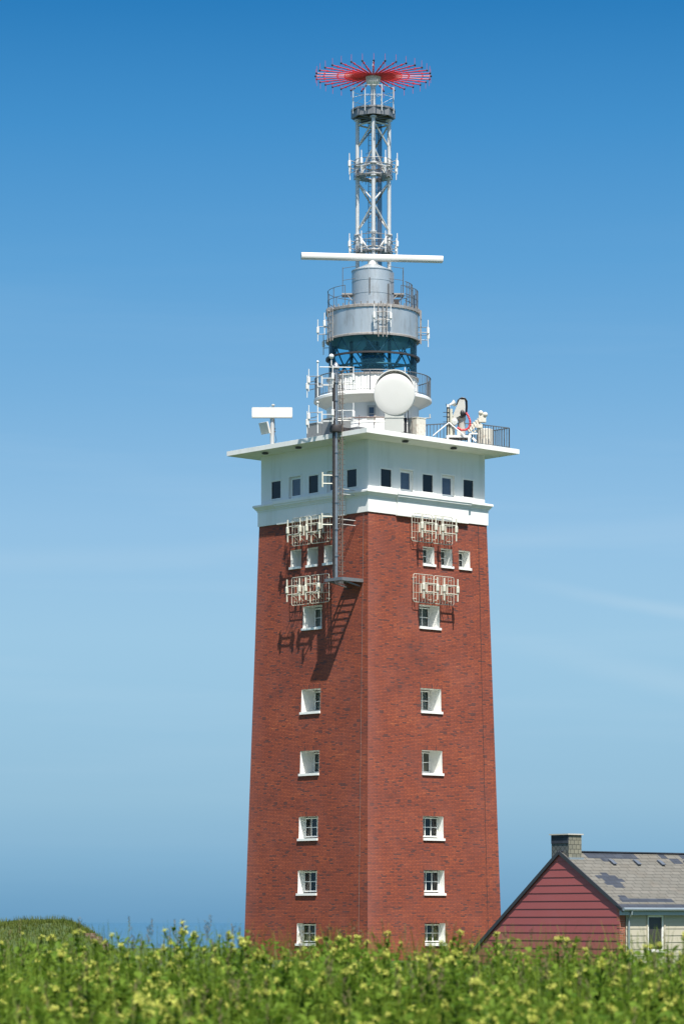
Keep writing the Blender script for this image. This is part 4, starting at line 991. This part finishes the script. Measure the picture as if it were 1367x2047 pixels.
# gable wall of overlapping boards
gb = MB(); bh_ = .385; zz = RZ
def gspan(z):                                        # y-range of the gable at height z
    y0 = RY * (z - EZ) / (RZ - EZ) if z > EZ else 0.0
    y1 = RY + (RZ - z) * (LEFT - RY) / (RZ + .70)
    return max(0, y0), min(y1, 11.5)
k = 0
while zz > G0:
    zl = zz - bh_
    y0t, y1t = gspan(zz); y0b, y1b = gspan(zl)
    p = [Vector((-.005, y0b, Z(zl))), Vector((-.005, y1b, Z(zl))), Vector((.012, y1t, Z(zz))), Vector((.012, y0t, Z(zz)))]
    q2 = [v + Vector((-.005, 0, 0)) for v in p[:2]]
    gb.face([q2[1], q2[0], p[3], p[2]] if y1t - y0t > .02 else [q2[1], q2[0], p[2]]); gb.face([q2[0], q2[1], p[1] + Vector((.05, 0, 0)), p[0] + Vector((.05, 0, 0))])
    zz = zl; k += 1
gb.build('gable_wall', 'maroon', HO, smooth=False)
# side wall with overlapping cream boards, opening for the window, brick corner
WX0, WX1, WZ0, WZ1 = 1.88, 2.98, -1.42, .30
swl = MB(); zz = EZ
while zz > G0:
    zl = zz - .33
    for a, b in ((.40, WX0), (WX0, WX1), (WX1, HLEN)):
        if a == WX0:
            segs = []
            if zz > WZ1: segs.append((max(zl, WZ1), zz))
            if zl < WZ0: segs.append((zl, min(zz, WZ0)))
        else: segs = [(zl, zz)]
        for z0_, z1_ in segs:
            swl.face([(a, -.02, Z(z0_)), (b, -.02, Z(z0_)), (b, .004, Z(z1_)), (a, .004, Z(z1_))]); swl.face([(a, -.02, Z(z0_)), (a, .03, Z(z0_)), (b, .03, Z(z0_)), (b, -.02, Z(z0_))])
    zz = zl
swl.face([(HLEN, 0, Z(G0)), (HLEN, 9, Z(G0)), (HLEN, RY, Z(RZ)), (HLEN, 0, Z(EZ))])
swl.build('side_wall', 'cream', HO, smooth=False)
MB().box(.0, .38, .01, .2, Z(G0), Z(EZ)).build('brick_corner', 'brickhouse', HO, smooth=False)
def roof_y(y): return EZ + (RZ - EZ) * y / RY
rf = MB(); ov = .03
def rp_(x, y, up=0.0): return Vector((x, y, Z(roof_y(y) + up)))
rf.face([rp_(-ov, -.28, .1), rp_(HLEN, -.28, .1), rp_(HLEN, RY, .1), rp_(-ov, RY, .1)])
sl_ = (RZ + .70) / (LEFT - RY)
rf.face([(-ov, RY, Z(RZ + .1)), (HLEN, RY, Z(RZ + .1)), (HLEN, 11.5, Z(RZ + .1 - sl_ * (11.5 - RY))), (-ov, 11.5, Z(RZ + .1 - sl_ * (11.5 - RY)))])
rf.face([rp_(-ov, -.28, .02), rp_(-ov, RY, .02), rp_(HLEN, RY, .02), rp_(HLEN, -.28, .02)])
rfo = rf.build('roof', 'slate', HO, smooth=False)
# dark replacement slates
pt = MB(); cs = .0
L_ = math.hypot(RY, RZ - EZ)
def patch(x0, x1, t0, t1):
    x0 *= 1.13; x1 = min(HLEN, x1 * 1.13)
    #                         # t from eave (0) to ridge (1)
    pt.face([rp_(x0, RY * t0, .106), rp_(x1, RY * t0, .106), rp_(x1, RY * t1, .106), rp_(x0, RY * t1, .106)])
for a in ((1.3, 4.4, .88, .985), (2.0, 2.5, .82, .88), (5.9, 6.3, .90, .985), (6.3, 6.9, .80, .90), (7.2, HLEN, .90, .985), (8.4, 9.4, .82, .90), (.52, 1.75, .50, .56), (.75, 1.95, .44, .50), (.62, 1.6, .38, .44), (1.0, 1.4, .56, .61), (.95, 1.55, .33, .38),
          (.42, 3.6, .07, .135), (.55, 1.0, .135, .19), (-.1, HLEN, -.045, .03)): patch(*a)
pt.build('repair_slates', 'newslate', rfo, smooth=False)
vg = MB()
for (ya, yb, za, zb) in ((-.30, RY, roof_y(-.30), RZ), (RY, 11.2, RZ, RZ - sl_ * (11.2 - RY))):
    vg.bar((-ov - .03, ya, Z(za + .06)), (-ov - .03, yb, Z(zb + .06)), .06, .17)
vg.build('verge_board', 'trimdark', HO, smooth=False)
MB().bar((-ov, RY, Z(RZ + .12)), (HLEN, RY, Z(RZ + .12)), .26, .05).build('ridge', 'newslate', rfo, smooth=False)
for x in (2.75, 4.45, 6.15, 8.05, 9.9):
    v = MB(); y = RY * .80; p = rp_(x, y, .1)
    v.prism([(-.30, 0), (.30, 0), (.30, .14), (-.30, .14)], 0, 1)
    v = MB(); a = math.atan2(RZ - EZ, RY)
    M4 = Matrix.Translation(rp_(x, y, .1)) @ Matrix.Rotation(a, 4, 'X')
    v.box(-.10, .10, -.22, .22, .0, .09, 0, M4); v.box(-.12, .12, -.25, .10, .09, .11, 0, M4); v.build('roof_vent', 'ventmetal', rfo, smooth=False)
gt = MB(); gt.path([(-.1, -.36, Z(EZ - .06)), (HLEN, -.36, Z(EZ - .06))], .085, 10); gt.build('gutter', 'zinc', HO)
MB().box(-.02, HLEN, -.27, .0, Z(EZ - .34), Z(EZ - .12)).build('fascia', 'fascia', HO, smooth=False)
MB().path([(.46, -.36, Z(EZ - .1)), (.46, -.34, Z(EZ - .3)), (.50, -.12, Z(EZ - .5)), (.50, -.11, Z(EZ - 1.2)), (.50, -.11, Z(G0))], .055, 8).build('downpipe', 'zinc', HO)
wf = MB().box(WX0, WX1, .0, .16, Z(WZ0), Z(WZ0 + .09)).box(WX0, WX1, .0, .16, Z(WZ1 - .09), Z(WZ1)).box(WX0, WX0 + .09, .0, .16, Z(WZ0 + .09), Z(WZ1 - .09)).box(WX1 - .09, WX1, .0, .16, Z(WZ0 + .09), Z(WZ1 - .09))
wfo = wf.build('window', 'trim', HO, smooth=False)
MB().box(WX0 + .07, WX1 - .07, .06, .08, Z(WZ0 + .07), Z(WZ1 - .07)).build('pane', 'housepane', wfo, smooth=False)
MB().box(WX0 - .04, WX1 + .04, -.10, .06, Z(WZ0 - .07), Z(WZ0 - .004)).build('sill', 'trim', wfo, smooth=False)
for xa, xb in ((WX0 - .09, WX0 - .004), (WX1 + .004, WX1 + .09)): MB().box(xa, xb, -.05, .05, Z(WZ0), Z(WZ1 + .08)).build('surround', 'cream', wfo, smooth=False)
# slate-clad chimney
M['chimslate'] = slate_mat('chimney_slates', [(.15, .15, .12), (.22, .21, .16), (.06, .06, .05), (.2, .19, .13)], .26, .22, .014)
m = bpy.data.materials.new('diamond_slates'); m.use_nodes = True; n, l = m.node_tree.nodes, m.node_tree.links
uv = n.new('ShaderNodeUVMap'); mpn = n.new('ShaderNodeMapping'); mpn.inputs['Rotation'].default_value = (0, 0, R(45)); ck = n.new('ShaderNodeTexBrick'); ck.offset = 0; ck.inputs['Scale'].default_value = 1; ck.inputs['Brick Width'].default_value = .22; ck.inputs['Row Height'].default_value = .22; ck.inputs['Mortar Size'].default_value = .014
ck.inputs['Color1'].default_value = (.085, .09, .085, 1); ck.inputs['Color2'].default_value = (.12, .125, .115, 1); ck.inputs['Mortar'].default_value = (.025, .025, .025, 1)
l.new(uv.outputs[0], mpn.inputs[0]); l.new(mpn.outputs[0], ck.inputs['Vector']); l.new(ck.outputs['Color'], n['Principled BSDF'].inputs['Base Color']); M['diamond'] = m
ch = MB(); cx0, cx1, cy0, cy1 = .12, 1.0, RY - .49, RY + .70; zt = 4.22
ch.face([(cx0, cy1, Z(2.6)), (cx0, cy0, Z(2.6)), (cx0, cy0, Z(zt - .42)), (cx0, cy1, Z(zt - .42))], 1)
ch.face([(cx0, cy0, Z(2.6)), (cx1, cy0, Z(2.6)), (cx1, cy0, Z(zt)), (cx0, cy0, Z(zt))], 0)
ch.face([(cx1, cy0, Z(2.6)), (cx1, cy1, Z(2.6)), (cx1, cy1, Z(zt)), (cx1, cy0, Z(zt))], 0)
ch.face([(cx1, cy1, Z(2.6)), (cx0, cy1, Z(2.6)), (cx0, cy1, Z(zt)), (cx1, cy1, Z(zt))], 0)
ch.box(cx0 - .03, cx0, cy0, cy1, Z(zt - .42), Z(zt), 2)
ch.box(cx0 - .10, cx1 + .07, cy0 - .07, cy1 + .07, Z(zt), Z(zt + .06), 3)
ch.box(cx0 - .05, cx1 + .05, cy0 - .12, cy0, Z(roof_y(cy0 - .05)), Z(roof_y(cy0) + .12), 4)
ch.build('chimney', ['chimslate', 'diamond', 'newslate', 'concrete', 'zinc'], rfo, smooth=False)

# ------------------------------------------------------------------ the meadow
M['leaf'] = leaf_mat('plant_leaf', (.052, .122, .008), (.195, .285, .036), .42)
M['flower'] = leaf_mat('flower_head', (.40, .44, .07), (.66, .65, .17), .3, .7)
M['blade'] = leaf_mat('grass_blade', (.055, .115, .008), (.20, .265, .03), .4)
M['seed'] = leaf_mat('grass_seed', (.09, .075, .04), (.17, .14, .07), .2, .8)
M['bankgrass'] = leaf_mat('bank_grass', (.045, .080, .012), (.15, .17, .035), .3, .6, .9)
rnd = random.Random(11)
def leaf(mb, base, az, elv, L, w, mi=0):
    d = Vector((math.cos(az) * math.cos(elv), math.sin(az) * math.cos(elv), math.sin(elv))); s = Vector((-math.sin(az), math.cos(az), 0)); u = s.cross(d)
    droop = Vector((0, 0, -1))
    c = [base, base + d * L * .35 + droop * L * .02, base + d * L * .7 + droop * L * .10, base + d * L + droop * L * .25]
    W_ = [.15, 1.0, .8, .0]; pts = []
    i0 = len(mb.v)
    for p, k in zip(c, W_): mb.v += [p + s * w * k / 2 - u * 0 + Vector((0, 0, .12 * w * k)), p, p - s * w * k / 2 + Vector((0, 0, .12 * w * k))]
    for i in range(3):
        a = i0 + 3 * i; mb.f += [(a, a + 1, a + 4, a + 3), (a + 1, a + 2, a + 5, a + 4)]; mb.m += [mi, mi]
def head_mesh(rn):
    h = MB(); n = rn.randint(5, 8); R_ = rn.uniform(.011, .018)
    for k in range(n):
        a = rn.uniform(0, 6.28); q = R_ * math.sqrt(rn.random()); c = Vector((q * math.cos(a), q * math.sin(a), .018 * (1 - (q / R_) ** 2) + rn.uniform(-.008, .004)))
        for j in range(7):
            b = c + Vector((rn.gauss(0, .006), rn.gauss(0, .006), rn.gauss(0, .005))); t = rn.uniform(0, 6.28); sz = rn.uniform(.004, .0075)
            nn = Vector((rn.gauss(0, .5), rn.gauss(0, .5), 1)).normalized(); x = nn.orthogonal().normalized(); x = x * math.cos(t) + nn.cross(x) * math.sin(t); y = nn.cross(x)
            h.face([b + x * sz, b + y * sz, b - x * sz, b - y * sz])
        h.tube(Vector((0, 0, -.04)), c, .0016, 3, 1)
    return h
head_meshes = []
for i in range(6):
    o = head_mesh(rnd).build('flower_head', ['flower', 'leaf'], None, smooth=False); head_meshes.append(o.data); bpy.data.objects.remove(o)
def plant_mesh(rn, H):
    p = MB(); heads = []
    lean = Vector((rn.uniform(-.08, .08), rn.uniform(-.08, .08), 0)); top = Vector((0, 0, H)) + lean
    p.path([(0, 0, -.12), lean * .4 + Vector((0, 0, H * .5)), top], .006, 4, radii=[.008, .006, .004])
    nl = int(34 + rn.random() * 12)
    for k in range(nl):
        f = .12 + .83 * k / nl; az = k * 2.4 + rn.uniform(-.4, .4); L = (.088 * (1 - .5 * f)) * rn.uniform(.75, 1.25)
        leaf(p, Vector((0, 0, H * f)) + lean * f * f, az, rn.uniform(.15, .95), L, L * rn.uniform(.38, .6))
    heads.append(top)
    for k in range(rn.randint(1, 4)):
        f = rn.uniform(.6, .8); az = rn.uniform(0, 6.28); b = Vector((0, 0, H * f)) + lean * f * f; e = b + Vector((math.cos(az) * .09, math.sin(az) * .09, H * rn.uniform(.12, .26)))
        p.path([b, (b + e) / 2 + Vector((math.cos(az) * .025, math.sin(az) * .025, 0)), e], .003, 4)
        for q in range(4): leaf(p, b.lerp(e, .3 + .2 * q), az + rn.uniform(-1.6, 1.6), rn.uniform(.1, .8), rn.uniform(.03, .06), .022)
        heads.append(e)
    return p, heads
variants = []
for i in range(8):
    pm_, hd_ = plant_mesh(rnd, rnd.uniform(.40, .52)); o = pm_.build('flowering_plant', 'leaf', None, smooth=False); variants.append((o.data, hd_)); bpy.data.objects.remove(o)
NPL = 270; cnt = 0; seq = 0
PLAB = 'bushy green meadow plant with pale yellow flower heads, blurred in the foreground'
while cnt < NPL:
    y = 8.6 + 8.9 * rnd.random() ** .9; x = rnd.uniform(-.122, .122) * y
    me, hd_ = variants[rnd.randrange(8)]
    o = bpy.data.objects.new('flowering_plant', me); COL.objects.link(o)
    s = rnd.uniform(.80, 1.0) * (1.0 + .08 * max(0, hnoise(x * .9 + 3, y * .5)))
    o.location = (x, y, ground_z(x, y)); o.rotation_euler = (rnd.uniform(-.12, .12), rnd.uniform(-.12, .12), rnd.uniform(0, 6.28)); o.scale = (s, s, s)
    tag(o, PLAB, 'plant', 'flowering plants in the foreground meadow')
    for hp in hd_:
        if rnd.random() < .62:
            h = bpy.data.objects.new('flower_head', head_meshes[rnd.randrange(6)]); COL.objects.link(h); h.parent = o; h.location = hp; q = rnd.uniform(.6, 1.1); h.scale = (q, q, q)
    cnt += 1
# leafy undergrowth and the plants outside the frame: one mass
und = MB(); rn = random.Random(3)
for k in range(4200):
    y = rn.uniform(6.5, 18.5); x = rn.uniform(-1, 1) * (.2 * y + 2.2)
    z = ground_z(x, y); H = rn.uniform(.26, .44) * (1 + .12 * hnoise(x * 1.3, y))
    for j in range(9):
        leaf(und, Vector((x + rn.gauss(0, .035), y + rn.gauss(0, .035), z + H * rn.uniform(.45, 1))), rn.uniform(0, 6.28), rn.uniform(.1, 1.0), rn.uniform(.035, .075), rn.uniform(.016, .036))
    if abs(x) > .13 * y and rn.random() < .4:          # flower heads of the plants beyond the frame
        c = Vector((x, y, z + H + .03))
        for j in range(12):
            q = c + Vector((rn.gauss(0, .011), rn.gauss(0, .011), rn.gauss(0, .006))); und.face([q + Vector((.006, 0, 0)), q + Vector((0, .006, .003)), q - Vector((.006, 0, 0)), q - Vector((0, .006, .003))], 1)
tag(und.build('undergrowth', ['leaf', 'flower'], smooth=False), 'dense leafy green undergrowth filling the foreground meadow', 'undergrowth', kind='stuff')
gs = MB(); rn = random.Random(8)
def blade(mb, base, H, w, az, bend, mi=0, seedy=False):
    s = Vector((-math.sin(az), math.cos(az), 0)); d = Vector((math.cos(az), math.sin(az), 0)); i0 = len(mb.v)
    for i in range(5):
        f = i / 4; p = base + Vector((0, 0, H * f)) + d * bend * f * f; ww = w * (1 - f * .85)
        mb.v += [p + s * ww / 2, p - s * ww / 2]
    for i in range(4): a = i0 + 2 * i; mb.f.append((a, a + 1, a + 3, a + 2)); mb.m.append(mi)
    if seedy:
        top = base + Vector((0, 0, H)) + d * bend
        for j in range(10):
            q = top + Vector((rn.gauss(0, .004), rn.gauss(0, .004), -j * .009)); a2 = rn.uniform(0, 6.28)
            e = q + Vector((math.cos(a2) * .012, math.sin(a2) * .012, .016)); mb.face([q, q + Vector((.003, 0, .006)), e, q + Vector((-.003, 0, .006))], 1)
for k in range(21000):
    y = rn.uniform(6.5, 18.5); x = rn.uniform(-1, 1) * (.2 * y + 2.2)
    blade(gs, Vector((x, y, ground_z(x, y))), rn.uniform(.30, .52), rn.uniform(.004, .009), rn.uniform(0, 6.28), rn.uniform(.02, .2))
for k in range(420):                                  # flowering grasses, thicker in drifts
    y = rn.uniform(9, 18.3); x = rn.uniform(-.2, .2) * y
    if hnoise(x * .8, y * .6 + 2) < -.05 and rn.random() < .75: continue
    blade(gs, Vector((x, y, ground_z(x, y))), rn.uniform(.40, .54), rn.uniform(.0025, .004), rn.uniform(0, 6.28), rn.uniform(.02, .14), 0, True)
tag(gs.build('meadow_grass', ['blade', 'seed'], smooth=False), 'tall green meadow grass with brownish seed heads in the foreground', 'grass', kind='stuff')
bg_ = MB(); rn = random.Random(21)
for k in range(24000):
    x = rn.uniform(-30, -11) if k % 2 == 0 else rn.uniform(-11.8, -6.9); y = rn.uniform(89.5, 103)
    z = bank_z(x, y)
    if x > -4.5 or bank_z(x, y) < E - 1.3: continue
    H = rn.uniform(.05, .16) if rn.random() < .93 else rn.uniform(.15, .3)
    for j in range(2): blade(bg_, Vector((x + rn.gauss(0, .03), y, z - .02)), H, .022, rn.uniform(0, 6.28), rn.uniform(.02, .12))
tag(bg_.build('bank_grass', 'bankgrass', smooth=False), 'short rough grass covering the low bank at the left', 'grass', kind='stuff')
